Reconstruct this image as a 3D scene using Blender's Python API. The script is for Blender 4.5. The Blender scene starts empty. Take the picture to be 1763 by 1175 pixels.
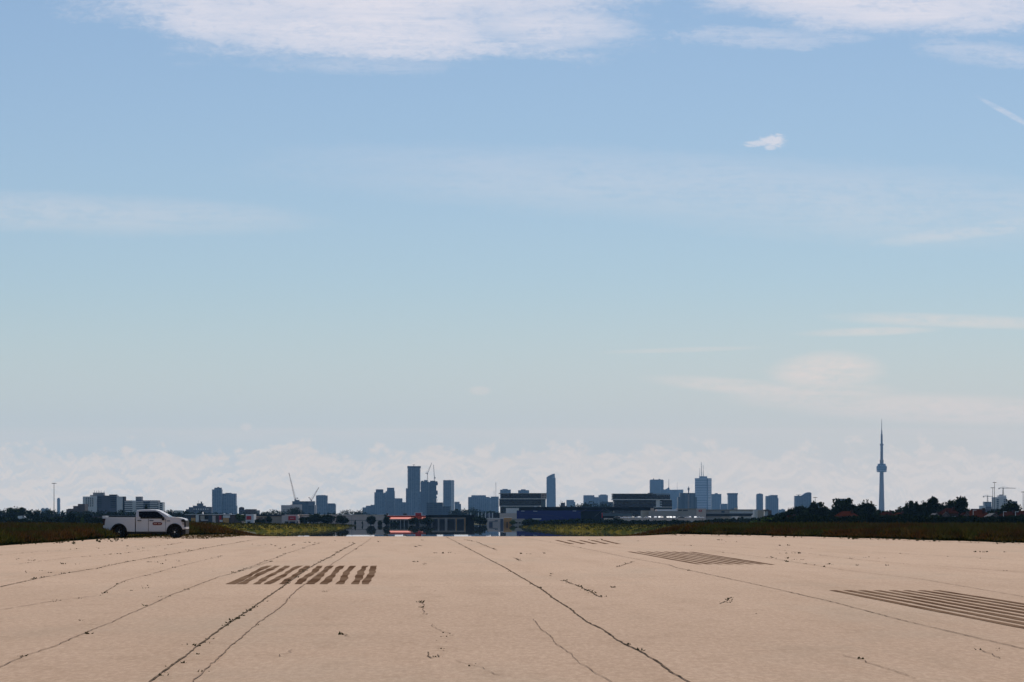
import bpy, math, random
import numpy as np
from mathutils import Vector, Matrix
random.seed(7); RNG = np.random.default_rng(7)
R = math.radians
sc = bpy.context.scene
col = sc.collection

# ------------------------------------------------------------------ camera
F = 4800.0          # focal length in photograph pixels (1763 wide)
CX, HY, CH = 881.5, 886.0, 1.6
cam_d = bpy.data.cameras.new("camera"); cam = bpy.data.objects.new("camera", cam_d); col.objects.link(cam)
cam.location = (0, 0, CH); cam.rotation_euler = (R(90), 0, 0)
cam_d.sensor_width = 36; cam_d.lens = F / 1763 * 36; cam_d.shift_y = (HY - 587.5) / 1763
cam_d.clip_start = 0.1; cam_d.clip_end = 60000
sc.camera = cam

# ------------------------------------------------------------------ light
SUN_EL, SUN_AZ = 57.0, 12.0      # the sun stands ahead of the camera, a little to the right
sd = bpy.data.lights.new("sun", 'SUN'); sun = bpy.data.objects.new("sun", sd); col.objects.link(sun)
sd.energy = 3.6; sd.angle = R(0.53); sd.color = (1.0, 0.94, 0.86)
dv = Vector((math.sin(R(SUN_AZ)) * math.cos(R(SUN_EL)), math.cos(R(SUN_AZ)) * math.cos(R(SUN_EL)), math.sin(R(SUN_EL))))
sun.rotation_euler = dv.to_track_quat('Z', 'Y').to_euler()
sc.view_settings.view_transform = 'Standard'; sc.view_settings.look = 'None'
sc.view_settings.exposure = 0.0; sc.view_settings.gamma = 1.0

# ------------------------------------------------------------------ node helpers
class NT:
    def __init__(s, tree): s.t = tree; s.n = tree.nodes; s.l = tree.links
    def add(s, typ, **kw):
        n = s.n.new(typ)
        for k, v in kw.items():
            if k.startswith('i_'):
                n.inputs[k[2:].replace('_', ' ')].default_value = v
            else: setattr(n, k, v)
        return n
    def put(s, sock, v):
        if hasattr(v, 'is_output'): s.l.new(v, sock)
        else: sock.default_value = v
    def m(s, op, a, b=0.0, c=None, clamp=False):
        n = s.n.new('ShaderNodeMath'); n.operation = op; n.use_clamp = clamp
        s.put(n.inputs[0], a); s.put(n.inputs[1], b)
        if c is not None: s.put(n.inputs[2], c)
        return n.outputs[0]
    def mix(s, f, a, b, blend='MIX'):
        n = s.n.new('ShaderNodeMix'); n.data_type = 'RGBA'; n.blend_type = blend
        s.put(n.inputs[0], f); s.put(n.inputs[6], a); s.put(n.inputs[7], b)
        return n.outputs[2]
    def noise(s, vec, scale, detail=3, rough=0.5, dist=0.0):
        n = s.n.new('ShaderNodeTexNoise'); s.put(n.inputs['Vector'], vec)
        n.inputs['Scale'].default_value = scale; n.inputs['Detail'].default_value = detail
        n.inputs['Roughness'].default_value = rough; n.inputs['Distortion'].default_value = dist
        return n.outputs['Fac']
    def sstep(s, v, lo, hi, a=0.0, b=1.0):
        n = s.n.new('ShaderNodeMapRange'); n.interpolation_type = 'SMOOTHSTEP'
        s.put(n.inputs[0], v); n.inputs[1].default_value = lo; n.inputs[2].default_value = hi
        n.inputs[3].default_value = a; n.inputs[4].default_value = b
        return n.outputs[0]
    def xyz(s, x, y, z):
        n = s.n.new('ShaderNodeCombineXYZ'); s.put(n.inputs[0], x); s.put(n.inputs[1], y); s.put(n.inputs[2], z)
        return n.outputs[0]
    def sep(s, v):
        n = s.n.new('ShaderNodeSeparateXYZ'); s.l.new(v, n.inputs[0]); return n.outputs
def C4(c): return (c[0], c[1], c[2], 1.0)

# ------------------------------------------------------------------ sky
w = bpy.data.worlds.new("World"); sc.world = w; w.use_nodes = True
T = NT(w.node_tree); T.n.clear()
SKY = 0.08
out = T.add('ShaderNodeOutputWorld'); bg = T.add('ShaderNodeBackground'); bg.inputs[1].default_value = SKY
T.l.new(bg.outputs[0], out.inputs[0])
nis = T.add('ShaderNodeTexSky', sky_type='NISHITA', sun_disc=False, sun_elevation=R(SUN_EL), sun_rotation=R(SUN_AZ),
            altitude=180, air_density=1.0, dust_density=0.6, ozone_density=1.5)
tc = T.add('ShaderNodeTexCoord').outputs['Generated']
sx, sy, sz = T.sep(tc)
yy = T.m('MAXIMUM', sy, 0.25)
U = T.m('MULTIPLY_ADD', T.m('DIVIDE', sx, yy), F / 1000, CX / 1000)          # thousandths of the frame's own units
V = T.m('SUBTRACT', HY / 1000, T.m('MULTIPLY', T.m('DIVIDE', sz, yy), F / 1000))
UV = T.xyz(U, V, 0.0)
front = T.sstep(sy, 0.25, 0.5)
nA = T.noise(T.xyz(T.m('MULTIPLY', U, 1.0), T.m('MULTIPLY', V, 4.0), 0.3), 4.0, 10, 0.62, 0.4)
nB = T.noise(T.xyz(U, T.m('MULTIPLY', V, 3.5), 2.7), 15.0, 9, 0.68, 0.5)
nC = T.noise(T.xyz(T.m('MULTIPLY', U, 0.5), T.m('MULTIPLY', V, 6.0), 5.1), 9.0, 10, 0.7, 0.8)
nP = T.noise(T.xyz(U, T.m('MULTIPLY', V, 1.3), 8.0), 11.0, 7, 0.62, 0.2)
nP2 = T.noise(T.xyz(U, T.m('MULTIPLY', V, 1.3), 3.0), 36.0, 5, 0.6, 0.1)
nD = T.noise(T.xyz(U, T.m('MULTIPLY', V, 2.2), 1.7), 45.0, 8, 0.65, 0.6)
wig = T.m('ADD', T.m('ADD', T.m('MULTIPLY', T.m('SUBTRACT', nA, 0.5), 1.1), T.m('MULTIPLY', T.m('SUBTRACT', nB, 0.5), 0.9)), T.m('ADD', T.m('MULTIPLY', T.m('SUBTRACT', nC, 0.5), 0.7), T.m('MULTIPLY', T.m('SUBTRACT', nD, 0.5), 1.1)))
acc = None; dense = None
def ell(cx, cy, rx, ry, op, tilt=0.0, tex=1.0, soft=0.5):
    """a soft elliptical bank of cloud, edges broken up by noise"""
    global acc, dense
    du = T.m('SUBTRACT', U, cx / 1000); dw = T.m('SUBTRACT', V, cy / 1000)
    dw = T.m('SUBTRACT', dw, T.m('MULTIPLY', du, tilt))
    a = T.m('DIVIDE', du, rx / 1000); b = T.m('DIVIDE', dw, ry / 1000)
    r = T.m('ADD', T.m('MULTIPLY', a, a), T.m('MULTIPLY', b, b))
    r = T.m('ADD', r, T.m('MULTIPLY', wig, 3.2 * tex))
    e = T.sstep(r, 1.0 + soft, 1.0 - soft, 0.0, op)
    if cy < 262: dense = e if dense is None else T.m('MAXIMUM', dense, e)
    else: acc = e if acc is None else T.m('MAXIMUM', acc, e)
ell(640, -75, 540, 170, 1.0, 0.02, 0.5, 0.9)
ell(590, 45, 360, 55, 0.95, 0.07, 0.6, 0.9)
ell(930, 45, 180, 40, 0.85, 0.0, 0.5, 0.9)
ell(620, 112, 200, 18, 0.50, 0.0, 1.0, 0.9)
ell(330, 82, 50, 10, 0.4, 0.0, 0.6, 0.9)
ell(1540, -32, 400, 85, 1.0, 0.03, 0.5, 0.9)
ell(1290, 64, 160, 20, 0.6, 0.06, 0.9, 0.9)
ell(1450, 66, 60, 10, 0.5, 0.0, 0.6, 0.9)
ell(1690, 92, 120, 24, 0.55, 0.1, 0.9, 0.9)
ell(1332, 243, 24, 12, 0.95, 0.0, 1.1, 0.9)
ell(1303, 248, 32, 6, 0.85, -0.05, 1.1, 0.9)
ell(1326, 254, 12, 6, 0.7, 0.0, 0.6, 0.7)
ell(1735, 196, 60, 6, 0.55, 0.55, 0.4, 0.9)
ell(1180, 320, 620, 52, 0.19, 0.05, 0.5, 0.95)
ell(1500, 350, 420, 60, 0.20, 0.06, 0.5, 0.95)
ell(130, 368, 360, 30, 0.24, 0.03, 0.5, 0.95)
ell(1690, 396, 160, 14, 0.36, -0.12, 0.5, 0.95)
ell(1640, 553, 180, 11, 0.42, 0.03, 0.4, 0.9)
ell(1500, 571, 110, 7, 0.40, -0.03, 0.4, 0.9)
ell(1170, 603, 120, 4, 0.25, -0.03, 0.3, 0.9)
ell(1420, 640, 88, 30, 0.62, -0.05, 0.25, 0.8)
ell(1290, 668, 150, 13, 0.5, 0.09, 0.25, 0.9)
ell(1400, 680, 130, 24, 0.45, 0.0, 0.25, 0.9)
ell(1640, 705, 270, 24, 0.5, 0.03, 0.25, 0.9)
ell(826, 673, 16, 7, 0.35, 0.0, 0.4, 0.9)
ell(424, 735, 9, 6, 0.4, 0.0, 0.4, 0.9)
NN = T.m('ADD', T.m('ADD', T.m('MULTIPLY', nC, 0.40), T.m('MULTIPLY', nB, 0.30)), T.m('MULTIPLY', nD, 0.30))
dense = T.sstep(T.m('ADD', T.m('MULTIPLY', dense, 1.15), T.m('MULTIPLY', T.m('SUBTRACT', NN, 0.56), 2.5)), 0.04, 1.38)
dense = T.m('MULTIPLY', dense, 0.95)
cirrus = T.m('MULTIPLY', acc, T.sstep(NN, 0.36, 0.62, 0.25, 1.35))
cirrus = T.m('MAXIMUM', cirrus, dense)
def rad(c): return (c[0] / SKY, c[1] / SKY, c[2] / SKY, 1)
skyc = T.mix(1.0, nis.outputs[0], (0.935, 1.0, 1.075, 1), 'MULTIPLY')
veil = T.m('MULTIPLY', T.sstep(V, 0.46, 0.86), 0.96)
veilc = T.mix(T.sstep(U, 0.3, 1.7), rad((0.625, 0.66, 0.675)), rad((0.69, 0.67, 0.645)))
skyc = T.mix(veil, skyc, veilc)
lowedge = T.m('ADD', V, T.m('ADD', T.m('MULTIPLY', T.m('SUBTRACT', nP, 0.5), 0.22), T.m('MULTIPLY', T.m('SUBTRACT', nP2, 0.5), 0.06)))
nR1 = T.noise(T.xyz(U, T.m('MULTIPLY', V, 1.25), 4.0), 15.0, 9, 0.60, 0.5)
nR2 = T.noise(T.xyz(U, T.m('MULTIPLY', T.m('SUBTRACT', V, 0.006), 1.25), 4.0), 15.0, 9, 0.60, 0.5)
rim = T.sstep(T.m('SUBTRACT', nR1, nR2), -0.035, 0.045)
cum = T.m('MULTIPLY', T.sstep(lowedge, 0.772, 0.790), T.sstep(T.m('ADD', T.m('MULTIPLY', nP, 0.65), T.m('MULTIPLY', nP2, 0.35)), 0.40, 0.58, 0.25, 1.0))
band = T.m('MULTIPLY', T.m('MULTIPLY', T.sstep(V, 0.734, 0.741), T.sstep(V, 0.770, 0.750)), T.sstep(nC, 0.35, 0.6, 0.2, 0.8))
skyc = T.mix(T.m('MULTIPLY', cirrus, front), skyc, T.mix(T.sstep(V, 0.1, 0.6), rad((0.84, 0.80, 0.85)), rad((0.86, 0.75, 0.68))))
skyc = T.mix(T.m('MULTIPLY', band, 0.35), skyc, rad((0.76, 0.70, 0.66)))
skyc = T.mix(T.m('MULTIPLY', T.m('MULTIPLY', T.m('MULTIPLY', T.sstep(lowedge, 0.765, 0.80), front), rim), 0.65), skyc, rad((0.84, 0.76, 0.69)))
skyc = T.mix(T.m('MULTIPLY', T.m('MULTIPLY', cum, front), 0.55), skyc, rad((0.80, 0.72, 0.65)))
T.l.new(skyc, bg.inputs[0])

# ------------------------------------------------------------------ materials
def base_mat(name, rough=0.8, spec=0.3, metallic=0.0):
    m = bpy.data.materials.new(name); m.use_nodes = True
    t = NT(m.node_tree); b = m.node_tree.nodes['Principled BSDF']
    b.inputs['Roughness'].default_value = rough; b.inputs['Specular IOR Level'].default_value = spec
    b.inputs['Metallic'].default_value = metallic
    return m, t, b
_mc = {}
def plain(name, c, rough=0.8, spec=0.3, var=0.18, scale=1.0, metallic=0.0):
    if name in _mc: return _mc[name]
    m, t, b = base_mat(name, rough, spec, metallic)
    oc = t.add('ShaderNodeTexCoord').outputs['Object']
    n = t.noise(oc, scale, 4, 0.6)
    lo = tuple(v * (1 - var) for v in c); hi = tuple(min(1, v * (1 + var)) for v in c)
    t.l.new(t.mix(n, C4(lo), C4(hi)), b.inputs['Base Color'])
    _mc[name] = m; return m
def facade(name, wall, glass, fh=3.4, bay=4.0, gfrac=0.55, bfrac=0.7, rough=0.5):
    """storeys of glass between spandrels, drawn in metres on the wall itself"""
    if name in _mc: return _mc[name]
    m, t, b = base_mat(name, rough, 0.4)
    oc = t.add('ShaderNodeTexCoord').outputs['Object']
    x, y, z = t.sep(oc)
    fz = t.m('FRACT', t.m('DIVIDE', z, fh)); fx = t.m('FRACT', t.m('DIVIDE', t.m('ADD', x, t.m('MULTIPLY', y, 0.87)), bay))
    g = t.m('MULTIPLY', t.m('LESS_THAN', fz, gfrac), t.m('LESS_THAN', fx, bfrac))
    cell = t.add('ShaderNodeTexWhiteNoise', noise_dimensions='3D')
    t.l.new(t.xyz(t.m('FLOOR', t.m('DIVIDE', x, bay)), 0.0, t.m('FLOOR', t.m('DIVIDE', z, fh))), cell.inputs[0])
    gl = t.mix(cell.outputs[0], C4([v * 0.6 for v in glass]), C4([v * 1.5 for v in glass]))
    n = t.noise(oc, 0.05, 3, 0.6)
    wl = t.mix(n, C4([v * 0.85 for v in wall]), C4([v * 1.12 for v in wall]))
    t.l.new(t.mix(g, wl, gl), b.inputs['Base Color'])
    t.l.new(t.m('MULTIPLY_ADD', g, -0.3, rough + 0.1), b.inputs['Roughness'])
    _mc[name] = m; return m

M = {}
def mk(k, *a, **kw): M[k] = plain(k, *a, **kw)
mk('concrete', (0.30, 0.29, 0.28)); mk('pale_wall', (0.80, 0.74, 0.68)); mk('white', (0.75, 0.75, 0.75), rough=0.5)
mk('tan_wall', (0.48, 0.38, 0.29)); mk('brown_wall', (0.14, 0.10, 0.085)); mk('brick', (0.07, 0.03, 0.022))
mk('dark_roof', (0.03, 0.03, 0.035)); mk('black', (0.006, 0.006, 0.007), rough=0.9, spec=0.05); mk('steel', (0.12, 0.12, 0.13), rough=0.5)
mk('red', (0.55, 0.02, 0.025), rough=0.5); mk('orange', (0.90, 0.075, 0.02), rough=0.5, var=0.1)
mk('navy', (0.012, 0.018, 0.15), rough=0.6); mk('dark_glass', (0.008, 0.010, 0.018), rough=0.35, spec=0.2)
mk('orange_tan', (0.70, 0.36, 0.12)); mk('mauve_wall', (0.70, 0.54, 0.45)); mk('grey_wall', (0.44, 0.37, 0.32))
mk('crane_red', (0.25, 0.12, 0.10)); mk('tile_roof', (0.020, 0.006, 0.004), scale=3, rough=1.0, spec=0.0); mk('tile_roof_orange', (0.034, 0.009, 0.004), scale=3, rough=1.0, spec=0.0)
mk('bark', (0.06, 0.045, 0.03)); mk('cyan_glass', (0.10, 0.14, 0.17), rough=0.3); mk('metal_roof', (0.7, 0.7, 0.72), rough=0.35, metallic=0.3)
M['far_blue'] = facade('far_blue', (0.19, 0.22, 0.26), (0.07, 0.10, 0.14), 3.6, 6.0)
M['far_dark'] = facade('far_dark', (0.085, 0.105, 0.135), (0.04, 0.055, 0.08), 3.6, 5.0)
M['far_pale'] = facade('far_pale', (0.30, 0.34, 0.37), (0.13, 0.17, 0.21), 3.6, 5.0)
M['far_lines'] = facade('far_lines', (0.42, 0.43, 0.46), (0.17, 0.19, 0.23), 11.0, 400.0, 0.35, 1.1)
M['far_rib'] = facade('far_rib', (0.09, 0.11, 0.13), (0.025, 0.045, 0.06), 400.0, 14.0, 1.1, 0.55)
M['far_concrete'] = plain('far_concrete', (0.27, 0.20, 0.165))
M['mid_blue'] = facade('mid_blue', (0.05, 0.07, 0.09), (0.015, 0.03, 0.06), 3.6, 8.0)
M['apartment_white'] = plain('apartment_white', (0.76, 0.72, 0.68)); M['apartment_grey'] = plain('apartment_grey', (0.13, 0.13, 0.155))
M['office_dark'] = facade('office_dark', (0.014, 0.016, 0.028), (0.006, 0.008, 0.014), 4.0, 3.0, 0.6, 0.9, 0.4)

# ------------------------------------------------------------------ mesh building
class MB:
    def __init__(s): s.v = []; s.f = []
    def box(s, x0, x1, y0, y1, z0, z1):
        n = len(s.v)
        s.v += [(x0, y0, z0), (x1, y0, z0), (x1, y1, z0), (x0, y1, z0), (x0, y0, z1), (x1, y0, z1), (x1, y1, z1), (x0, y1, z1)]
        s.f += [tuple(n + i for i in q) for q in ((0, 3, 2, 1), (4, 5, 6, 7), (0, 1, 5, 4), (1, 2, 6, 5), (2, 3, 7, 6), (3, 0, 4, 7))]
        return s
    def prism(s, pts, y0, y1):            # outline in x,z pushed along y
        n = len(s.v); k = len(pts)
        s.v += [(p[0], y0, p[1]) for p in pts] + [(p[0], y1, p[1]) for p in pts]
        s.f += [tuple(n + i for i in range(k)), tuple(n + k + i for i in reversed(range(k)))]
        s.f += [(n + i, n + k + i, n + k + (i + 1) % k, n + (i + 1) % k) for i in range(k)]
        return s
    def foot(s, pts, z0, z1):             # footprint in x,y raised
        n = len(s.v); k = len(pts)
        z1s = z1 if isinstance(z1, (list, tuple)) else [z1] * k
        s.v += [(p[0], p[1], z0) for p in pts] + [(p[0], p[1], z) for p, z in zip(pts, z1s)]
        s.f += [tuple(n + i for i in reversed(range(k))), tuple(n + k + i for i in range(k))]
        s.f += [(n + i, n + (i + 1) % k, n + k + (i + 1) % k, n + k + i) for i in range(k)]
        return s
    def tube(s, a, b, r0, r1=None, seg=6):
        r1 = r0 if r1 is None else r1
        a = Vector(a); b = Vector(b); d = (b - a).normalized()
        u = d.orthogonal().normalized(); v = d.cross(u); n = len(s.v)
        for p, r in ((a, r0), (b, r1)):
            for i in range(seg):
                t = 2 * math.pi * i / seg; q = p + (u * math.cos(t) + v * math.sin(t)) * r; s.v.append(tuple(q))
        s.f += [(n + i, n + (i + 1) % seg, n + seg + (i + 1) % seg, n + seg + i) for i in range(seg)]
        s.f += [tuple(n + i for i in reversed(range(seg))), tuple(n + seg + i for i in range(seg))]
        return s
    def lathe(s, prof, cx, cy, seg=16, axis='z'):
        n = len(s.v)
        for r, h in prof:
            for i in range(seg):
                t = 2 * math.pi * i / seg
                if axis == 'z': s.v.append((cx + r * math.cos(t), cy + r * math.sin(t), h))
                else: s.v.append((cx + r * math.cos(t), h, cy + r * math.sin(t)))
        for k in range(len(prof) - 1):
            for i in range(seg):
                a, b = n + k * seg + i, n + k * seg + (i + 1) % seg
                s.f.append((a, b, b + seg, a + seg))
        s.f += [tuple(n + i for i in reversed(range(seg))), tuple(n + (len(prof) - 1) * seg + i for i in range(seg))]
        return s
    def build(s, name, mat, parent=None, origin=None, smooth=False, bevel=0.0):
        o0 = Vector(origin) if origin is not None else (wloc(parent) if parent else Vector((0, 0, 0)))
        me = bpy.data.meshes.new(name)
        me.from_pydata([(x - o0.x, y - o0.y, z - o0.z) for x, y, z in s.v], [], s.f)
        me.validate(); me.update()
        fix_normals(me)
        if smooth:
            for p in me.polygons: p.use_smooth = True
        me.materials.append(M[mat] if isinstance(mat, str) else mat)
        o = bpy.data.objects.new(name, me); col.objects.link(o)
        if parent: o.parent = parent; o.location = o0 - wloc(parent)
        else: o.location = o0
        if bevel:
            md = o.modifiers.new('bevel', 'BEVEL'); md.width = bevel; md.segments = 2; md.limit_method = 'ANGLE'
        return o
import bmesh
def fix_normals(me):
    bm = bmesh.new(); bm.from_mesh(me); bmesh.ops.recalc_face_normals(bm, faces=bm.faces[:]); bm.to_mesh(me); bm.free()
def wloc(o):
    v = Vector(o.location)
    while o.parent: o = o.parent; v = v + Vector(o.location)
    return v
def tag(o, label=None, cat=None, group=None, kind=None):
    if label: o['label'] = label
    if cat: o['category'] = cat
    if group: o['group'] = group
    if kind: o['kind'] = kind
    return o
def empty(name, loc, label, cat, group=None):
    o = bpy.data.objects.new(name, None); col.objects.link(o); o.location = loc; o.empty_display_size = 1
    return tag(o, label, cat, group)
def copy_tree(o, parent=None):
    c = o.copy(); col.objects.link(c); c.parent = parent
    for ch in list(o.children): copy_tree(ch, c)
    return c
def PX(px, d): return (px - CX) / F * d
def PZ(py, d): return CH - (py - HY) / F * d
def arrays(name, verts, faces, mat, parent=None, attr=None):
    """a mesh straight from numpy arrays; faces is (n, k)"""
    me = bpy.data.meshes.new(name); n, k = faces.shape
    me.vertices.add(len(verts)); me.vertices.foreach_set('co', verts.astype(np.float32).ravel())
    me.loops.add(n * k); me.loops.foreach_set('vertex_index', faces.astype(np.int32).ravel())
    me.polygons.add(n); me.polygons.foreach_set('loop_start', np.arange(0, n * k, k, dtype=np.int32))
    if attr is not None:
        a = me.color_attributes.new('tint', 'FLOAT_COLOR', 'POINT'); a.data.foreach_set('color', attr.astype(np.float32).ravel())
    me.update(); me.validate()
    me.materials.append(M[mat] if isinstance(mat, str) else mat)
    if parent is False: return me
    o = bpy.data.objects.new(name, me); col.objects.link(o)
    if parent: o.parent = parent
    return o

# ------------------------------------------------------------------ terrain
GZ = -4.8
def z_bank(d): return max(GZ, min(0.0, 0.8 - d / 300))
def z_dip(d):
    if d < 203: return 0.0
    z = max(-5.2, -(d - 203) * 0.0092)
    if d > 1640: z = min(GZ, -5.2 + (d - 1640) / 100 * 0.4)
    return z
def sm(a, b, x):
    t = min(1, max(0, (x - a) / (b - a))); return t * t * (3 - 2 * t)
def gz(px, d):
    if d < 0: return 0.0
    wgt = max(1 - sm(335, 475, px) if px < 500 else 0, sm(1060, 1190, px) if px > 1000 else 0)
    return wgt * z_bank(d) + (1 - wgt) * z_dip(d)
def gzx(x, y): return gz(CX + x / max(y, 1) * F, math.hypot(x, y) if y < 0 else y)

gm, t, b = base_mat('soil_and_grass', 0.95, 0.1)
oc = t.add('ShaderNodeTexCoord').outputs['Object']
n1 = t.noise(oc, 0.02, 5, 0.6); n2 = t.noise(oc, 0.6, 4, 0.6)
c = t.mix(t.sstep(n1, 0.4, 0.6), (0.045, 0.055, 0.018, 1), (0.085, 0.065, 0.028, 1))
t.l.new(t.mix(t.m('MULTIPLY', n2, 0.6), c, (0.03, 0.035, 0.015, 1)), b.inputs['Base Color']); M['soil'] = gm

angs = sorted(set([round(a, 3) for a in list(np.arange(-16, 16.01, 0.12))] + [float(a) for a in np.arange(-180, 180, 6) if abs(a) > 16]))
ds = [3.0]
while ds[-1] < 13600: ds.append(min(13600, ds[-1] * 1.05 if ds[-1] < 190 or ds[-1] > 900 else ds[-1] + 8))
vs = [(0, 0, 0)]; fs = []
na = len(angs)
for d in ds:
    for a in angs:
        x, y = d * math.sin(R(a)), d * math.cos(R(a))
        if abs(a) <= 20: x, y = d * math.tan(R(a)), d
        px = CX + F * math.tan(R(a)) if abs(a) < 40 else (-1e4 if a < 0 else 1e4)
        vs.append((x, y, gz(px, d) - 0.02))
for j in range(na): fs.append((0, 1 + j, 1 + (j + 1) % na))
for i in range(len(ds) - 1):
    for j in range(na):
        a0 = 1 + i * na + j; a1 = 1 + i * na + (j + 1) % na
        fs.append((a0, a0 + na, a1 + na, a1))
mb = MB(); mb.v = vs; mb.f = fs
ground = tag(mb.build('ground', 'soil'), kind='structure')
for p in ground.data.polygons: p.use_smooth = True

# ------------------------------------------------------------------ runway
rm, t, b = base_mat('old_concrete_pavement', 0.9, 0.12)
oc = t.add('ShaderNodeTexCoord').outputs['Object']
x, y, z = t.sep(oc)
u = t.m('ADD', x, t.m('MULTIPLY', y, 0.0385))
vstr = t.xyz(t.m('MULTIPLY', u, 1.0), t.m('MULTIPLY', y, 0.06), 0.0)
big = t.noise(oc, 0.06, 5, 0.6); strk = t.noise(vstr, 0.9, 5, 0.6); fine = t.noise(t.xyz(x, t.m('MULTIPLY', y, 0.22), 0.0), 13.0, 8, 0.88); mid = t.noise(t.xyz(x, t.m('MULTIPLY', y, 0.35), 0.0), 1.6, 4, 0.65)
c = t.mix(big, (0.355, 0.231, 0.152, 1), (0.419, 0.280, 0.187, 1))
c = t.mix(t.m('MULTIPLY', t.sstep(strk, 0.45, 0.75), 0.48), c, (0.302, 0.191, 0.118, 1))
c = t.mix(t.m('MULTIPLY', t.sstep(strk, 0.45, 0.2), 0.35), c, (0.445, 0.303, 0.206, 1))
c = t.mix(t.m('MULTIPLY', t.sstep(mid, 0.50, 0.72), 0.40), c, (0.254, 0.159, 0.095, 1))
c = t.mix(t.m('MULTIPLY', t.sstep(fine, 0.40, 0.66), 0.55), c, (0.265, 0.163, 0.099, 1))
c = t.mix(t.m('MULTIPLY', t.sstep(fine, 0.54, 0.36), 0.35), c, (0.551, 0.383, 0.259, 1))
# grazing-angle brightening put into the colour: paler with distance, with a ragged change-over
graze_lift = t.sstep(t.m('ADD', y, t.m('MULTIPLY', t.m('SUBTRACT', big, 0.5), 60.0)), 22.0, 95.0)
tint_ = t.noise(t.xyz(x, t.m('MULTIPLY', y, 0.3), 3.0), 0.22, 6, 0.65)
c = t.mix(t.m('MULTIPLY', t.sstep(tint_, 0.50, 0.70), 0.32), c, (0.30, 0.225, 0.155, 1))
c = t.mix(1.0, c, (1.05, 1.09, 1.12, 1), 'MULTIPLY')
c = t.mix(graze_lift, c, (1.17, 1.185, 1.21, 1), 'MULTIPLY')
t.l.new(c, b.inputs['Base Color'])
bmp = t.add('ShaderNodeBump'); bmp.inputs['Strength'].default_value = 0.35; bmp.inputs['Distance'].default_value = 0.01
t.l.new(fine, bmp.inputs['Height']); t.l.new(bmp.outputs[0], b.inputs['Normal'])
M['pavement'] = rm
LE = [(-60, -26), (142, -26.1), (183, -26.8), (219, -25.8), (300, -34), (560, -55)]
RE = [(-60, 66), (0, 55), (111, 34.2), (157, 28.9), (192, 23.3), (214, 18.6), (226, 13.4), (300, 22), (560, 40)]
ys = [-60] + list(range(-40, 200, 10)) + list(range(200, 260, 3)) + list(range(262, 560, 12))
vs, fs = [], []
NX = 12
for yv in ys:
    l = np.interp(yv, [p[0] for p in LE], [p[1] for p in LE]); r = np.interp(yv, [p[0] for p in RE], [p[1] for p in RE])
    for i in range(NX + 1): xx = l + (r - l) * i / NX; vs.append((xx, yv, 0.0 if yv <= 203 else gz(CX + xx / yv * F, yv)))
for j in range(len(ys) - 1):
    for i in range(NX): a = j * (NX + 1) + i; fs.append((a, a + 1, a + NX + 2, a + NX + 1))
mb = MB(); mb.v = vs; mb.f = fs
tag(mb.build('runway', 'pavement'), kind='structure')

# mirror sheet added to stand in for the mirage beyond the runway crest
wm, t, b = base_mat('mirage_mirror', 0.0, 0.5)
b.inputs['IOR'].default_value = 1.33; b.inputs['Base Color'].default_value = (0.05, 0.06, 0.07, 1); b.inputs['Roughness'].default_value = 0.008
M['mirage'] = wm
mb = MB(); mb.v = [(PX(320, 795), 795, -4.78), (PX(1195, 795), 795, -4.78), (PX(1195, 1690), 1690, -4.78), (PX(320, 1690), 1690, -4.78)]; mb.f = [(0, 1, 2, 3)]
tag(mb.build('mirage_sheet', 'mirage'), kind='structure')

# ---- worn brown stripes left by removed paint
mm, t, b = base_mat('removed_paint_scar', 0.95, 0.0)
oc = t.add('ShaderNodeTexCoord').outputs['Object']
n1 = t.noise(oc, 0.35, 4, 0.6); n2 = t.noise(oc, 6.0, 5, 0.7)
c = t.mix(t.sstep(n1, 0.35, 0.65), (0.080, 0.042, 0.024, 1), (0.170, 0.108, 0.070, 1))
t.l.new(t.mix(t.m('MULTIPLY', t.sstep(n2, 0.4, 0.75), 0.4), c, (0.24, 0.16, 0.11, 1)), b.inputs['Base Color']); M['scar'] = mm
def ground_pt(px, py):
    d = CH * F / (py - HY); return (PX(px, d), d)
def stripes(ends, zoff=0.006, wob=0.05, n=26):
    mb = MB()
    for (xa0, xa1, ya, xb0, xb1, yb) in ends:         # far end, near end, in photograph pixels
        A0, A1, B0, B1 = [np.array(ground_pt(*p)) for p in ((xa0, ya), (xa1, ya), (xb0, yb), (xb1, yb))]
        ph1, ph2 = random.uniform(0, 9), random.uniform(0, 9); k0 = len(mb.v)
        for i in range(n + 1):
            f = i / n; l = A0 + (B0 - A0) * f; r = A1 + (B1 - A1) * f
            s1 = wob * (math.sin(f * 9 + ph1) + 0.6 * math.sin(f * 23 + ph2) + random.uniform(-0.5, 0.5)); s2 = wob * (math.sin(f * 8 + ph2) + 0.6 * math.sin(f * 27 + ph1) + random.uniform(-.5, .5))
            mb.v += [(l[0] + s1, l[1], zoff), (r[0] + s2, r[1], zoff)]
            if i: a = k0 + 2 * i; mb.f.append((a - 2, a - 1, a + 1, a))
    return mb
Z5 = lambda v: 380 + v / 5.877
tops = [(455, 512), (540, 600), (655, 712), (770, 826), (862, 918), (985, 1042), (1086, 1142), (1196, 1252), (1300, 1358), (1430, 1488), (1528, 1588)]
bots = [(62, 150), (160, 240), (318, 388), (440, 512), (590, 662), (740, 820), (862, 952), (1006, 1082), (1160, 1240), (1316, 1400), (1428, 1512)]
E = [(Z5(a), Z5(b_), 974.6, Z5(c_), Z5(d_), 1006.3) for (a, b_), (c_, d_) in zip(tops, bots)]
tag(stripes(E, wob=0.022).build('runway_marking', 'scar'), kind='structure')
E = []
for i in range(8):                                    # right-hand group further on
    x0 = 1080 + i * 15.2; x1 = 1200 + i * 18.0; E.append((x0, x0 + 6.4, 950.3 + (i > 5) * .4, x1, x1 + 9.0, 972.0 + (i > 6) * .8))
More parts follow.
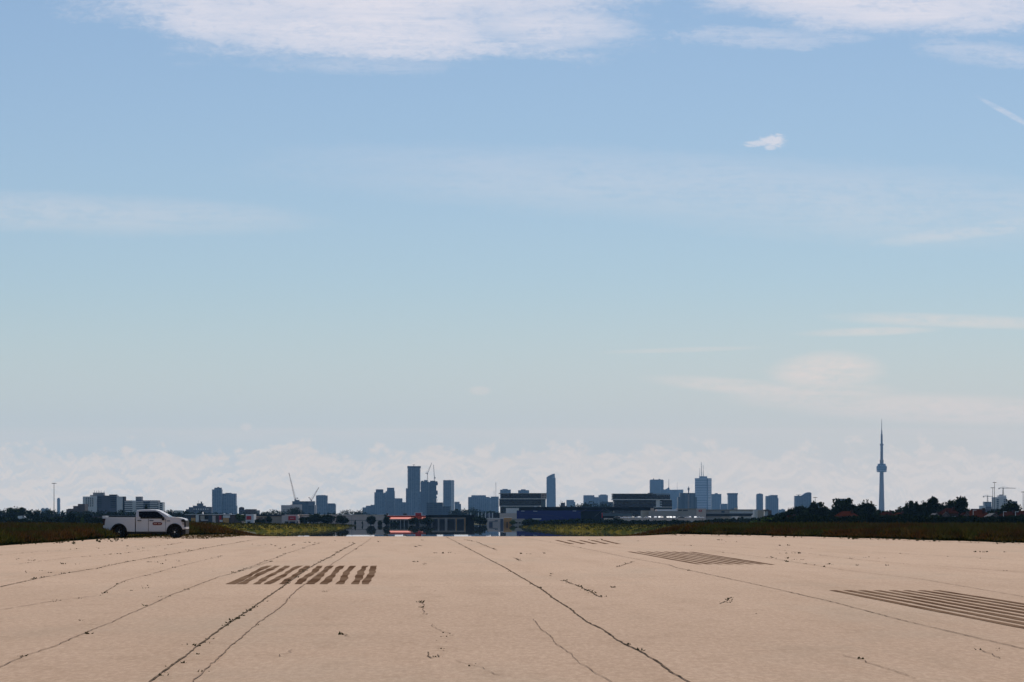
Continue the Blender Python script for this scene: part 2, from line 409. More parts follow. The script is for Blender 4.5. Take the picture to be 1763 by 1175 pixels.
tag(stripes(E, wob=0.012).build('runway_marking', 'scar'), kind='structure')
E = []
for i in range(5):
    x0 = 955 + i * 20; E.append((x0, x0 + 6, 930.5, x0 + 26, x0 + 34, 937.0))
tag(stripes(E, wob=0.012).build('runway_marking', 'scar'), kind='structure')
E = []
for i in range(8):                                    # long group that leaves the frame on the right
    x0 = 1426 + i * 25.5; x1 = x0 + 13; yb = 1112.0
    k = (yb - HY) / (1017 - HY); vx = 762
    E.append((x0, x1, 1017, vx + (x0 - vx) * k, vx + (x1 - vx) * k, yb))
tag(stripes(E, wob=0.012, n=60).build('runway_marking', 'scar'), kind='structure')
E = []
for i in range(0):                                    # faint far group, seen edge-on near the crest
    x0 = 604 + i * 10.5; E.append((x0, x0 + 5, 921.0, x0 - 14, x0 - 8, 924.5))

# ---- cracks and the weeds growing in them
km, t, b = base_mat('crack_dirt', 1.0, 0.0)
oc = t.add('ShaderNodeTexCoord').outputs['Object']; n1 = t.noise(oc, 2.5, 6, 0.8)
t.l.new(t.mix(t.sstep(n1, 0.38, 0.62), (0.045, 0.036, 0.026, 1), (0.20, 0.14, 0.10, 1)), b.inputs['Base Color']); M['crack'] = km
fm, t, b = base_mat('fine_crack', 1.0, 0.0)
oc = t.add('ShaderNodeTexCoord').outputs['Object']; n1 = t.noise(oc, 1.5, 4, 0.7)
t.l.new(t.mix(t.sstep(n1, 0.35, 0.65), (0.16, 0.11, 0.078, 1), (0.28, 0.20, 0.15, 1)), b.inputs['Base Color']); M['fine_crack'] = fm
weed_pts = []
def crack(pts, wdt, mat='crack', wob=0.12, weeds=0.0, gap=0.0):
    weeds *= 0.6; wdt *= 0.46 if mat == 'crack' else 0.40; wob *= 0.42
    P = [np.array(ground_pt(*p)) for p in pts]; path = [P[0]]
    for a, b_ in zip(P[:-1], P[1:]):
        L = np.linalg.norm(b_ - a); n = max(3, min(160, int(L / 0.35)))
        for i in range(1, n + 1): path.append(a + (b_ - a) * i / n)
    path = np.array(path); n = len(path)
    off = np.cumsum(RNG.normal(0, 1, n)); off -= np.interp(np.arange(n), [0, n - 1], [off[0], off[-1]])
    off = off / (np.abs(off).max() + 1e-6) * wob + RNG.normal(0, wob * 0.12, n)
    mb = MB()
    dcur = np.gradient(path, axis=0); nn = np.stack([dcur[:, 1], -dcur[:, 0]], 1); nn /= np.linalg.norm(nn, axis=1)[:, None] + 1e-9
    c_ = path + nn * off[:, None]
    wv = wdt * (0.55 + 0.9 * RNG.random(n)) / 2
    wv *= np.interp(path[:, 1], [24, 60], [.6, 1.0])        # the joints open up further out
    for i in range(n):
        a = c_[i] - nn[i] * wv[i]; b_ = c_[i] + nn[i] * wv[i]
        zz = 0.010 + (0.0 if path[i, 1] <= 203 else gz(CX + path[i, 0] / path[i, 1] * F, path[i, 1]))
        mb.v += [(a[0], a[1], zz), (b_[0], b_[1], zz)]
        if i and random.random() > gap: k = 2 * i; mb.f.append((k - 2, k - 1, k + 1, k))
        if random.random() < weeds: weed_pts.append((c_[i][0] + random.gauss(0, .04), c_[i][1] + random.gauss(0, .1), random.uniform(.04, .11)))
    if not mb.f: return
    tag(mb.build('crack', mat), kind='structure')
crack([(258.7,1175),(289,1152),(340,1115),(378,1089),(422,1058),(483,1014),(531,980),(611,936)], 0.075, weeds=0.5)
crack([(246,1186),(258.7,1175)], 0.06)
crack([(330,1175),(385,1121),(422,1091),(442,1073),(487,1041),(510,1017),(576,969),(608,949),(639,927)], 0.05, 'fine_crack', weeds=0.06)
crack([(768,924.5),(795,939),(839,963),(884,987),(928,1014),(955,1033),(982,1048),(1006,1067),(1040,1085),(1060,1101),(1101,1121),(1129,1138),(1150,1154),(1190,1177)], 0.07, weeds=0.08)
crack([(890,924.5),(958,936),(1026,949),(1081,961),(1150,973),(1163,978),(1299,1007),(1435,1038),(1537,1065),(1639,1089),(1780,1122)], 0.05, weeds=0.03)
crack([(1207,946),(1333,963),(1452,982),(1585,998),(1780,1031)], 0.05, 'fine_crack', weeds=0.05)
crack([(1150,938),(1333,946),(1469,963),(1554,971),(1780,987)], 0.08, 'fine_crack', weeds=0.08, gap=0.2)
crack([(1000,930),(1200,934),(1460,948),(1763,966)], 0.09, 'fine_crack', weeds=0.08, gap=0.2)
crack([(0,1150),(44,1131),(95,1113),(136,1094),(184,1074),(286,1029),(340,1007),(374,994),(402,987),(470,966)], 0.045, 'fine_crack', weeds=0.05)
crack([(0,1011),(78,994),(123,986),(167,979),(204,971),(245,963),(306,953),(361,943),(442,929),(504,922.5)], 0.07, weeds=0.38, gap=0.15)
crack([(0,1051),(88,1036),(170,1026),(215,1001),(300,978),(380,958)], 0.05, 'fine_crack', weeds=0.16, gap=0.15)
crack([(0,956),(75,950),(150,944),(289,939),(316,934)], 0.09, 'fine_crack', weeds=0.4, gap=0.3)
crack([(30,972),(60,968),(110,962),(190,955),(260,948)], 0.08, 'fine_crack', weeds=0.3, gap=0.4)
crack([(402,987),(475,961),(485,957),(519,945),(550,935)], 0.06, 'fine_crack', weeds=0.3, gap=0.2)
crack([(970,999),(1003,1012),(1037,1029)], 0.06, weeds=0.9)
crack([(918,1067),(941,1091),(975,1118),(996,1138),(1060,1180)], 0.03, 'fine_crack')
crack([(798,929),(822,934),(856,948)], 0.08, weeds=0.5, gap=0.3)
crack([(884,961),(897,966)], 0.08, weeds=0.7)
crack([(785,1138),(822,1150),(867,1165)], 0.03, 'fine_crack', weeds=0.2)
crack([(1689,1121),(1704,1129),(1721,1135)], 0.035, weeds=0.3)
crack([(1451,1129),(1482,1138),(1515,1151),(1532,1155),(1575,1169)], 0.035, 'fine_crack', weeds=0.05)
crack([(483,1131),(504,1119)], 0.03, 'fine_crack')
crack([(722,1035),(728,1048),(729,1058)], 0.03, 'fine_crack', weeds=0.5)
crack([(745,1076),(760,1085),(775,1092)], 0.025, 'fine_crack', weeds=0.3)
crack([(738,1124),(748,1134),(752,1128)], 0.04, weeds=0.6)
crack([(590,1092),(605,1097),(632,1096)], 0.04, 'fine_crack', weeds=0.3)
crack([(1060,977),(1075,972),(1090,968)], 0.06, 'fine_crack', weeds=0.4)
crack([(1240,1040),(1250,1033),(1260,1029)], 0.05, weeds=0.5)
crack([(560,1096),(700,1093)], 0.03, 'fine_crack', gap=0.3)
crack([(930,1065),(1010,1064),(1120,1067),(1400,1063)], 0.03, 'fine_crack', gap=0.35, wob=0.05)
crack([(540,1011),(700,1011),(941,1011),(1060,1012)], 0.07, 'fine_crack', weeds=0.12, gap=0.55, wob=0.05)
crack([(300,1027),(560,1026),(795,1025)], 0.06, 'fine_crack', weeds=0.05, gap=0.55, wob=0.05)
crack([(0,1069),(200,1067),(345,1066)], 0.05, 'fine_crack', weeds=0.12, gap=0.55, wob=0.05)
crack([(0,987),(250,985),(420,984)], 0.07, 'fine_crack', weeds=0.25, gap=0.5, wob=0.05)
crack([(300,926.4),(520,925.6),(800,925.2)], 0.55, wob=0.2, gap=0.08)
crack([(330,922.6),(480,922.2),(700,922.0)], 0.6, 'fine_crack', wob=0.4, gap=0.35)
crack([(860,925.0),(1000,923.8),(1100,925.0)], 0.5, wob=0.3, gap=0.5)
crack([(180,930),(250,928.5),(330,927),(420,925.8)], 0.35, wob=0.5, gap=0.35, weeds=0.8)
crack([(1150,921.5),(1260,924),(1380,926.5),(1560,931),(1640,934),(1780,938)], 0.45, wob=0.3, gap=0.3, weeds=0.7)
for k in range(26):                                   # scattered clumps, some in little chains
    px, py = random.uniform(0, 1763), 930 + 200 * random.random() ** 2.0
    if py > 985: continue
    X, Y = ground_pt(px, py)
    for j in range(random.randint(1, 5)): weed_pts.append((X + random.gauss(0, .35), Y + random.gauss(0, .5), random.uniform(.03, .08) * (1 + Y / 120)))
for px, py, n, sx_, sy_ in [(761, 1104, 5, 10, 8), (770, 1092, 4, 8, 2), (757, 1118, 5, 9, 3), (560, 1018, 3, 8, 1), (749, 1018, 3, 2, 2), (733, 972, 6, 9, 3), (718, 941, 6, 12, 3), (715, 968, 4, 6, 2), (1295, 1057, 5, 9, 5), (1365, 965, 8, 14, 1.5), (1430, 972, 8, 10, 2),
                            (1325, 961, 7, 10, 1.5), (1500, 960, 10, 40, 2), (1075, 971, 5, 9, 1.5), (950, 987, 4, 2, 3), (1250, 1035, 5, 6, 4), (300, 964, 6, 20, 2), (285, 1027, 4, 14, 1), (60, 963, 10, 25, 4), (150, 1070, 4, 20, 1), (316, 1066, 4, 8, 1), (1714, 1120, 3, 3, 4), (240, 1012, 12, 30, 6), (70, 985, 12, 30, 2), (470, 940, 14, 60, 6), (230, 945, 18, 80, 6), (620, 935, 10, 50, 4)]:
    for j in range(n):
        X, Y = ground_pt(px + random.gauss(0, sx_ * .6), max(922, py + random.gauss(0, sy_ * .6)))
        weed_pts.append((X, Y, random.uniform(.02, .055) * (1 + Y / 110)))
for j in range(260):                                  # ragged fringe of weeds where pavement meets the field
    yv = random.uniform(145, 235)
    xe = np.interp(yv, [p[0] for p in RE], [p[1] for p in RE]) if random.random() < .6 else np.interp(yv, [p[0] for p in LE], [p[1] for p in LE])
    weed_pts.append((xe - math.copysign(abs(random.gauss(0, 1.6)), xe), yv, random.uniform(.08, .28)))

# plant material used by weeds and tall grass: green stems, rusty seed heads
pm, t, b = base_mat('grass_plants', 0.8, 0.0)
at = t.add('ShaderNodeAttribute', attribute_name='tint'); rr, hh, kk = t.sep(at.outputs['Color'])
oc = t.add('ShaderNodeTexCoord').outputs['Object']
patch = t.noise(oc, 0.10, 4, 0.6, 0.5); patch2 = t.noise(oc, 0.45, 4, 0.6, 0.5)
stem = t.mix(rr, (0.008, 0.014, 0.004, 1), (0.030, 0.042, 0.010, 1))
head = t.mix(t.sstep(patch, 0.40, 0.56), (0.14, 0.13, 0.028, 1), (0.19, 0.075, 0.026, 1))
head = t.mix(t.m('MULTIPLY', t.sstep(patch2, 0.5, 0.7), 0.7), head, (0.22, 0.16, 0.06, 1))
head = t.mix(t.m('MULTIPLY', rr, 0.35), head, (0.10, 0.12, 0.03, 1))
t.l.new(t.mix(t.m('MULTIPLY', t.sstep(hh, 0.45, 0.85), kk), stem, head), b.inputs['Base Color']); M['grass'] = pm
wdm, t, b = base_mat('weed_plants', 0.8, 0.1)
at = t.add('ShaderNodeAttribute', attribute_name='tint'); rr, hh, kk = t.sep(at.outputs['Color'])
t.l.new(t.mix(rr, (0.035, 0.055, 0.014, 1), (0.15, 0.12, 0.055, 1)), b.inputs['Base Color']); M['weed'] = wdm
def blades(name, P, H, W, per=4, spread=0.12, seed_k=1.0, lean=0.25, mat_=None):
    """P (n,3) clump roots, H heights, W blade widths"""
    n = len(P); P = np.repeat(P, per, 0); H = np.repeat(H, per) * RNG.uniform(.6, 1.05, n * per); W = np.repeat(W, per)
    N = len(P); ang = RNG.uniform(0, math.pi, N); P = P + np.stack([RNG.normal(0, spread, N), RNG.normal(0, spread, N), np.zeros(N)], 1)
    dx, dy = np.cos(ang) * W / 2, np.sin(ang) * W / 2
    lx, ly = RNG.normal(0, lean, N) * H, RNG.normal(0, lean, N) * H
    z0 = P[:, 2] - 0.03
    v = np.empty((N, 5, 3))
    v[:, 0] = np.stack([P[:, 0] - dx * .6, P[:, 1] - dy * .6, z0], 1); v[:, 1] = np.stack([P[:, 0] + dx * .6, P[:, 1] + dy * .6, z0], 1)
    v[:, 2] = np.stack([P[:, 0] + dx + lx * .5, P[:, 1] + dy + ly * .5, z0 + H * .68], 1)
    v[:, 3] = np.stack([P[:, 0] + lx, P[:, 1] + ly, z0 + H], 1)
    v[:, 4] = np.stack([P[:, 0] - dx + lx * .5, P[:, 1] - dy + ly * .5, z0 + H * .68], 1)
    f = np.arange(N * 5).reshape(N, 5)
    a = np.ones((N, 5, 4)); a[:, :, 0] = RNG.random(N)[:, None]; a[:, :, 1] = np.array([0, 0, .7, 1.0, .7]); a[:, :, 2] = seed_k
    return arrays(name, v.reshape(-1, 3), f, mat_ or 'grass', None, a.reshape(-1, 4))
wp = np.array([(x_, y_, 0.0) for x_, y_, _ in weed_pts]); wh = np.array([h_ for *_, h_ in weed_pts]) * 0.7
tag(blades('weeds', wp, wh, wh * 0.5, per=5, spread=0.03, seed_k=0.5, lean=0.5, mat_='weed'), 'small green and dry weeds growing in the cracks of the pavement', 'weeds', kind='stuff')

def field(name, label, edge, pxr, n, near_bias, seed):
    """tall grass on the bank behind the pavement edge (edge: list of px, py of its foot)"""
    rg = np.random.default_rng(seed); ex = [e[0] for e in edge]; ey = [e[1] for e in edge]
    px = rg.uniform(pxr[0], pxr[1], n); py = np.interp(px, ex, ey); d0 = CH * F / (py - HY)
    d0 = d0 + 1.2 * np.sin(px * .05) + .8 * np.sin(px * .13)
    d = d0 + (rg.random(n) ** near_bias) * 260
    X = (px - CX) / F * d
    Z = np.array([gz(a, q) for a, q in zip(px, d)])
    H = 0.82 + 0.22 * np.sin(X * .35 + d * .11) * np.sin(d * .07) + rg.normal(0, .07, n)
    H *= np.clip(.45 + (d - d0) / 3.0, .45, 1.0)
    H *= np.where(px < 700, np.clip((480 - px) / 140, .2, 1), np.clip((px - 1060) / 130, .2, 1))
    W = 0.03 * (1 + (d - 140) / 120)
    return tag(blades(name, np.stack([X, d, Z], 1), H, W, per=5, spread=0.15), label, 'grass', kind='stuff')
field('tall_grass', 'tall dark grass with rusty seed heads on the left behind the white pickup', [(-600, 986), (-200, 950), (0, 939.5), (180, 927.5), (330, 921), (430, 918)], (-560, 470), 48000, 2.2, 3)
field('tall_grass', 'tall dark grass with rusty seed heads along the right edge of the runway', [(1100, 918), (1160, 919.5), (1300, 921.8), (1460, 926), (1763, 935), (1950, 941), (2350, 955)], (1060, 2300), 60000, 2.2, 4)

# far grass banks on both sides of the mirage sheet
bmh, t, b = base_mat('bank_grass', 0.9, 0.0)
oc = t.add('ShaderNodeTexCoord').outputs['Object']; n1 = t.noise(oc, 0.06, 5, 0.6, 0.4); n2 = t.noise(oc, 0.5, 5, 0.7)
c = t.mix(t.sstep(n1, 0.38, 0.62), (0.045, 0.050, 0.006, 1), (0.16, 0.120, 0.014, 1))
c = t.mix(t.m('MULTIPLY', t.sstep(n2, 0.45, 0.7), 0.6), c, (0.018, 0.024, 0.006, 1)); t.l.new(c, b.inputs['Base Color']); M['bank'] = bmh
def bank(label, foot, top, deep):
    """foot/top: photograph px -> py of its foot and crest; a real low ridge far beyond the crest"""
    pxs = np.arange(foot[0][0], foot[-1][0] + .1, 4); rows = []
    for px in pxs:
        py = np.interp(px, [p[0] for p in foot], [p[1] for p in foot]); ty = np.interp(px, [p[0] for p in top], [p[1] for p in top])
        d0 = (CH - GZ) * F / (py - HY); dt = d0 + deep
        zt = PZ(ty, dt) + random.gauss(0, .05)
        rr_ = []
        for k in range(9):
            f = k / 8; d = d0 + deep * f; zz = GZ + (zt - GZ) * math.sin(f * math.pi / 2) ** .7 + (random.gauss(0, .10) if k else -.3)
            rr_.append((PX(px, d), d, zz))
        rr_.append((PX(px, dt + 60), dt + 60, GZ - .3)); rows.append(rr_)
    mb = MB(); K = len(rows[0])
    for r_ in rows: mb.v += r_
    for i in range(len(rows) - 1):
        for k in range(K - 1): a = i * K + k; mb.f.append((a, a + 1, a + K + 1, a + K))
    tag(mb.build('grass_bank', 'bank'), kind='structure')
    P = np.array([r_[k] for r_ in rows for k in range(1, 9)]); P = np.repeat(P, 5, 0) + RNG.normal(0, 1, (len(P) * 5, 3)) * np.array([1.2, 3, 0.05])
    bo = tag(blades('bank_grass', P - np.array([0, 0, .1]), RNG.uniform(.3, .7, len(P)), np.full(len(P), .22), per=3, spread=.4), label, 'grass', kind='stuff'); bo.data.materials[0] = M['bank']
bank('yellow green grass on the low far bank left of the runway end', [(325, 919.5), (400, 917.5), (480, 915), (550, 912), (590, 909.5), (606, 905.5)], [(325, 901), (400, 902), (480, 902.5), (560, 902.5), (606, 904.5)], 60)
bank('yellow green grass on the low far bank right of the runway end', [(900, 908), (930, 911), (960, 913), (1050, 916.5), (1120, 918.5), (1200, 920.5)], [(900, 906), (930, 904), (1000, 903), (1100, 904), (1200, 905)], 60)
# green hillock before the brick houses
mb = MB(); K = 14; pxs = np.arange(1610, 1900, 8)
for px in pxs:
    topy = 911 - 9.5 * sm(1610, 1700, px); d0 = 380
    for k in range(K):
        f = k / (K - 1); d = d0 + 120 * f; base = gz(px, d)
        zt = PZ(topy, d0 + 60); mb.v.append((PX(px, d), d, base - .1 + max(0, zt - base) * math.sin(f * math.pi) ** .8 + random.gauss(0, .03)))
for i in range(len(pxs) - 1):
    for k in range(K - 1): a = i * K + k; mb.f.append((a, a + 1, a + K + 1, a + K))
M['hillock'] = plain('hillock', (0.035, 0.058, 0.016), scale=0.8, var=.5)
tag(mb.build('grass_hillock', 'hillock'), kind='structure')

# ------------------------------------------------------------------ trees
lm, t, b = base_mat('leaves', 0.7, 0.0)
at = t.add('ShaderNodeAttribute', attribute_name='tint'); rr, hh, kk = t.sep(at.outputs['Color'])
t.l.new(t.mix(rr, (0.008, 0.015, 0.005, 1), (0.032, 0.048, 0.014, 1)), b.inputs['Base Color']); M['leaf'] = lm
lm2, t, b = base_mat('bright_leaves', 0.7, 0.0)
at = t.add('ShaderNodeAttribute', attribute_name='tint'); rr, hh, kk = t.sep(at.outputs['Color'])
t.l.new(t.mix(rr, (0.035, 0.065, 0.012, 1), (0.11, 0.15, 0.03, 1)), b.inputs['Base Color']); M['leaf_bright'] = lm2
def leaf_cloud(lobes, n, size, rg, inner=0.3):
    """small leaf clumps spread through the lobes (cx, cy, cz, rx, ry, rz)"""
    L = np.array(lobes, float); vol = L[:, 3] * L[:, 4] * L[:, 5]; idx = rg.choice(len(L), n, p=vol ** .67 / (vol ** .67).sum())
    dirs = rg.normal(0, 1, (n, 3)); dirs /= np.linalg.norm(dirs, axis=1)[:, None]
    rad_ = np.where(rg.random(n) < inner, rg.uniform(.2, .85, n), rg.uniform(.72, 1.0, n) + .38 * rg.random(n) ** 3)
    c_ = L[idx, :3] + dirs * rad_[:, None] * L[idx, 3:]
    a = rg.normal(0, 1, (n, 3)); a /= np.linalg.norm(a, axis=1)[:, None]
    b_ = np.cross(a, rg.normal(0, 1, (n, 3))); b_ /= np.linalg.norm(b_, axis=1)[:, None]
    s_ = (size * rg.uniform(.5, 1.3, n))[:, None]
    v = np.stack([c_ - a * s_, c_ + b_ * s_ * .6, c_ + a * s_, c_ - b_ * s_ * .6], 1)
    t_ = np.ones((n, 4, 4)); lobe_t = rg.random(len(L))[idx]; t_[:, :, 0] = np.clip(.5 * lobe_t + .5 * rg.random(n), 0, 1)[:, None]
    return v.reshape(-1, 3), np.arange(n * 4).reshape(n, 4), t_.reshape(-1, 4)
def crown_lobes(kind, rg):
    Ls = []
    if kind == 'round':
        Ls.append((0, 0, .53, .33, .33, .42))
        for k in range(9): a = rg.uniform(0, 6.28); h = rg.uniform(.2, .85); r = .22 * math.sin(h * 3.1) + .05; Ls.append((r * math.cos(a), r * math.sin(a), h, .17, .17, .15))
    elif kind == 'spread':
        for k in range(15): a = rg.uniform(0, 6.28); h = rg.uniform(.35, .88); r = rg.uniform(.1, .42) * (1.15 - abs(h - .55)); q = rg.uniform(.12, .22); Ls.append((r * math.cos(a), r * math.sin(a), h, q, q, q * .8))
        Ls.append((0, 0, .5, .3, .3, .3))
    elif kind == 'cone':
        for k in range(8): h = .12 + .8 * k / 8; q = .27 * (1.05 - h); Ls.append((rg.normal(0, .02), rg.normal(0, .02), h, q, q, .12))
    elif kind == 'upright':
        for k in range(12): h = rg.uniform(.2, .93); r = rg.uniform(0, .16); a = rg.uniform(0, 6.28); q = rg.uniform(.08, .15); Ls.append((r * math.cos(a), r * math.sin(a), h, q, q, q * 1.3))
    elif kind == 'bush':
        for k in range(10): a = rg.uniform(0, 6.28); r = rg.uniform(0, .42); q = rg.uniform(.18, .3); Ls.append((r * math.cos(a), r * math.sin(a), rg.uniform(.2, .62), q, q, q))
    return Ls
protos = {}
for kind, n, s_ in (('round', 2200, .055), ('spread', 2600, .050), ('cone', 700, .045), ('upright', 1800, .046), ('bush', 1300, .080)):
    for vno in range(2):
        rg = np.random.default_rng(100 + vno * 7 + len(kind)); L = crown_lobes(kind, rg)
        v, f, a = leaf_cloud(L, n, s_, rg)
        me = arrays('crown', v, f, 'leaf', False, a)
        mb = MB(); mb.tube((0, 0, -.03), (0.01, 0, .35), .028, .018, 7)
        for k in range(5):
            l = L[(k * 3) % len(L)]; mb.tube((0.01, 0, .25 + .05 * k), (l[0] * .8, l[1] * .8, l[2]), .012, .004, 5)
        tm = bpy.data.meshes.new('trunk'); tm.from_pydata(mb.v, [], mb.f); tm.materials.append(M['bark']); tm.update()
        me2 = me.copy(); me2.materials.clear(); me2.materials.append(M['leaf_bright'])
        protos[kind, vno] = (me, tm, me2)
tno = 0
def tree(name, label, cx, ytop, wpx, D, kind='spread', group=None, bright=False, zbase=None, cat='tree'):
    global tno; tno += 1
    g = zbase if zbase is not None else gz(cx, D)
    H = (PZ(ytop, D) - g) / .96; Wd = wpx * D / F
    unit = {'round': .70, 'spread': .98, 'cone': .52, 'upright': .52, 'bush': 1.15}[kind]
    root = empty(name, (PX(cx, D), D, g), label, cat, group); me, tm, me2 = protos[kind, tno % 2]
    s_ = Wd / unit
    for nm, m_ in (('crown', me2 if bright else me), ('trunk', tm)):
        o = bpy.data.objects.new(nm, m_); col.objects.link(o); o.parent = root; o.scale = (s_, s_, H); o.rotation_euler.z = 0
        if nm == 'crown': o.rotation_euler.z = tno * 1.3
        else: o.rotation_euler.z = tno * 1.3
    return root
def belt(label, px0, px1, tops, D, dn=1500, bright=False, depth=25, leaf=.55, name='tree_belt', cat='trees'):
    """a far wood that reads as one mass"""
    rg = np.random.default_rng(abs(int(px0 * 7 + D)) + 1); L = []
    px = px0
    while px < px1:
        ty = np.interp(px, [p[0] for p in tops], [p[1] for p in tops]); d = D + rg.uniform(0, depth); g = gz(px, d)
        h = max(1.0, (PZ(ty + rg.uniform(-1.2, 2.5), d) - g)); r = h * rg.uniform(.30, .5)
        L.append((PX(px, d), d, g + h * .55, r, r, h * .47))
        for k in range(2):
            q = r * rg.uniform(.4, .65); L.append((PX(px, d) + rg.uniform(-r, r), d + rg.uniform(-r, r) * .5, g + h * rg.uniform(.2, .9), q, q, q))
        px += r * .9 / D * F
    v, f, a = leaf_cloud(L, int(dn * (px1 - px0) / 22), leaf * 1.15, rg, .25)
    return tag(arrays(name, v, f, 'leaf_bright' if bright else 'leaf', None, a), label, cat, kind='stuff')

belt('dark belt of trees along the left horizon behind the field', -650, 330, [(-60, 880), (0, 877), (15, 877), (30, 875), (48, 879), (60, 880), (110, 881), (150, 882), (215, 880), (240, 882), (330, 884)], 2100, 1500)
belt('dark low scrub at the far side of the left field', -650, 330, [(-60, 891), (0, 892), (60, 893), (90, 890), (150, 890), (170, 892), (330, 896)], 1350, 900, name='scrub_belt')
belt('green trees behind the low shops left of the middle', 285, 500, [(285, 882), (300, 879), (330, 883), (400, 884), (420, 884), (455, 884), (470, 877), (490, 882), (500, 884)], 2300, 1300)
belt('green treetops behind the long warehouse', 500, 660, [(500, 876), (515, 878), (525, 886), (590, 884), (592, 879), (603, 878), (612, 883), (622, 879), (640, 886), (660, 888)], 2500, 1300)
belt('dark treetops on the skyline before the blue towers', 778, 868, [(778, 880), (790, 879), (806, 876), (830, 880), (868, 885)], 3300, 1500, leaf=.8)
belt('dark scrub before the navy shed', 918, 1045, [(918, 897), (960, 897), (990, 894), (1010, 895), (1045, 898)], 1500, 1300, name='scrub_belt')
belt('green bushes in front of the pale parking wall', 1040, 1300, [(1040, 897), (1060, 895), (1085, 898), (1100, 896), (1120, 897), (1160, 897), (1200, 898), (1225, 895), (1290, 894), (1300, 892)], 1480, 1500, name='scrub_belt')
belt('black green wood around the brick houses on the right', 1300, 2400, [(1300, 893), (1335, 887), (1350, 881), (1372, 876), (1400, 874), (1430, 880), (1445, 874), (1480, 872), (1500, 878), (1520, 882), (1545, 880), (1560, 873), (1600, 868), (1640, 872), (1665, 879), (1690, 882), (1720, 880), (1763, 881), (1900, 878)], 1130, 3000, depth=40, leaf=.4)
belt('black hedge below the brick houses on the right', 1330, 2400, [(1330, 893), (1350, 890), (1400, 889), (1440, 890.5), (1500, 888.5), (1560, 888), (1600, 889), (1650, 890), (1700, 891), (1763, 889), (1900, 888)], 800, 2600, name='hedge_belt', leaf=.3)
belt('black tree line on the skyline behind the navy shed', 955, 1056, [(955, 873), (990, 871), (994, 868), (1045, 868), (1056, 872)], 3000, 1300, leaf=.8)

TG = 'street trees before the shops'
tree('street_tree', 'leaning dark tree just left of the twin dark trees before the pale shops', 522, 891, 13, 1600, 'round', TG, zbase=-4.0)
tree('street_tree', 'wide black tree right of the red sign store', 540, 886, 23, 1500, 'round', TG, zbase=-3.7)
tree('street_tree', 'large round black tree before the left end of the long warehouse', 565, 886.5, 22, 1500, 'round', TG, zbase=-3.8)
tree('street_tree', 'round dark tree on the tip of the yellow green bank', 589, 888.5, 20, 1450, 'round', TG, zbase=-3.9)
tree('street_tree', 'tall oval black tree alone before the long warehouse wall', 638, 888.5, 15, 1650, 'round', TG, zbase=GZ)
tree('street_tree', 'pointed black tree at the left end of the orange store front', 666, 887.5, 16, 1650, 'upright', TG, zbase=GZ)
tree('shrub', 'low dark shrub left of the pointed black tree', 655, 896, 13, 1640, 'bush', TG, zbase=GZ, cat='shrub')
tree('shrub', 'low dark shrub right of the pointed black tree', 679, 897, 14, 1640, 'bush', TG, zbase=GZ, cat='shrub')
tree('street_tree', 'dark green tree in front of the middle of the orange store', 711, 891, 15, 1650, 'round', TG, zbase=GZ)
tree('street_tree', 'wide green tree at the right end of the orange store', 735, 892, 21, 1640, 'round', TG, zbase=GZ)
tree('street_tree', 'big ball shaped black tree right of the dark colonnade', 827, 889.5, 22, 1640, 'round', TG, zbase=GZ)
tree('street_tree', 'small yellow green tree beside the orange tan wall', 882, 896, 9, 1640, 'round', TG, True, zbase=GZ)
tree('street_tree', 'dark spreading tree at the left end of the navy shed', 912, 894, 25, 1600, 'round', TG, zbase=GZ)
tree('shrub', 'slim dark columnar shrub before the warehouse, the nearer of two', 611.5, 896.5, 4.5, 1640, 'upright', TG, zbase=GZ, cat='shrub')
tree('shrub', 'smallest slim columnar shrub before the warehouse wall', 624, 898, 3.5, 1660, 'upright', TG, zbase=GZ, cat='shrub')
tree('street_tree', 'dark leaning tree below the brown shop roof left of the red sign', 443, 892, 14, 1500, 'bush', TG, zbase=-3.4)
tree('street_tree', 'middle dark tree below the brown shop roof', 454, 893, 12, 1500, 'bush', TG, zbase=-3.4)
tree('street_tree', 'dark pointed tree below the right end of the brown shop roof', 463, 889, 9, 1500, 'round', TG, zbase=-3.4)
tree('street_tree', 'green bushy tree left of the small red sign', 413, 886, 20, 1500, 'spread', TG, True, zbase=-3.2)
tree('tree', 'green bushy tree before the red framed glass hall', 1064, 891, 19, 1480, 'spread', TG, zbase=-4.2)
tree('tree', 'round dark green bush before the right end of the parking wall', 1208, 896, 15, 1300, 'round', TG)
tree('bush', 'bright green bush in the field before the tan gateway', 1301, 894, 32, 800, 'bush', None, True, cat='bush')
tree('bush', 'yellowish round bush beneath the tan gateway', 1320, 889, 30, 850, 'bush', None, True, cat='bush')
tree('tree', 'dark tree before the grey mall end', 1277, 889, 16, 1500, 'spread', None)
tree('tree', 'black bushy tree in the left field left of the pickup', 123, 884, 14, 1200, 'round', None)
tree('tree', 'dark rounded tree left of the light mast', 58, 879, 20, 1500, 'spread', None)
tree('tree', 'broad low tree crown at the far left skyline', 28, 875.5, 40, 1900, 'spread', None)
tree('tree', 'dark shrub right behind the tailgate of the pickup', 170, 888, 14, 1100, 'bush', None)
tree('tree', 'olive shrub between the dark tree and the pickup', 141, 890, 12, 1100, 'bush', None, True)
tree('tree', 'orange brown and green shrub in front of the pickup bonnet', 330, 895, 12, 1000, 'bush', None, True)
tree('tree', 'small dark treetop showing just over the pickup roof', 252, 869, 8, 2000, 'upright', None)
RG = 'trees on the right skyline'
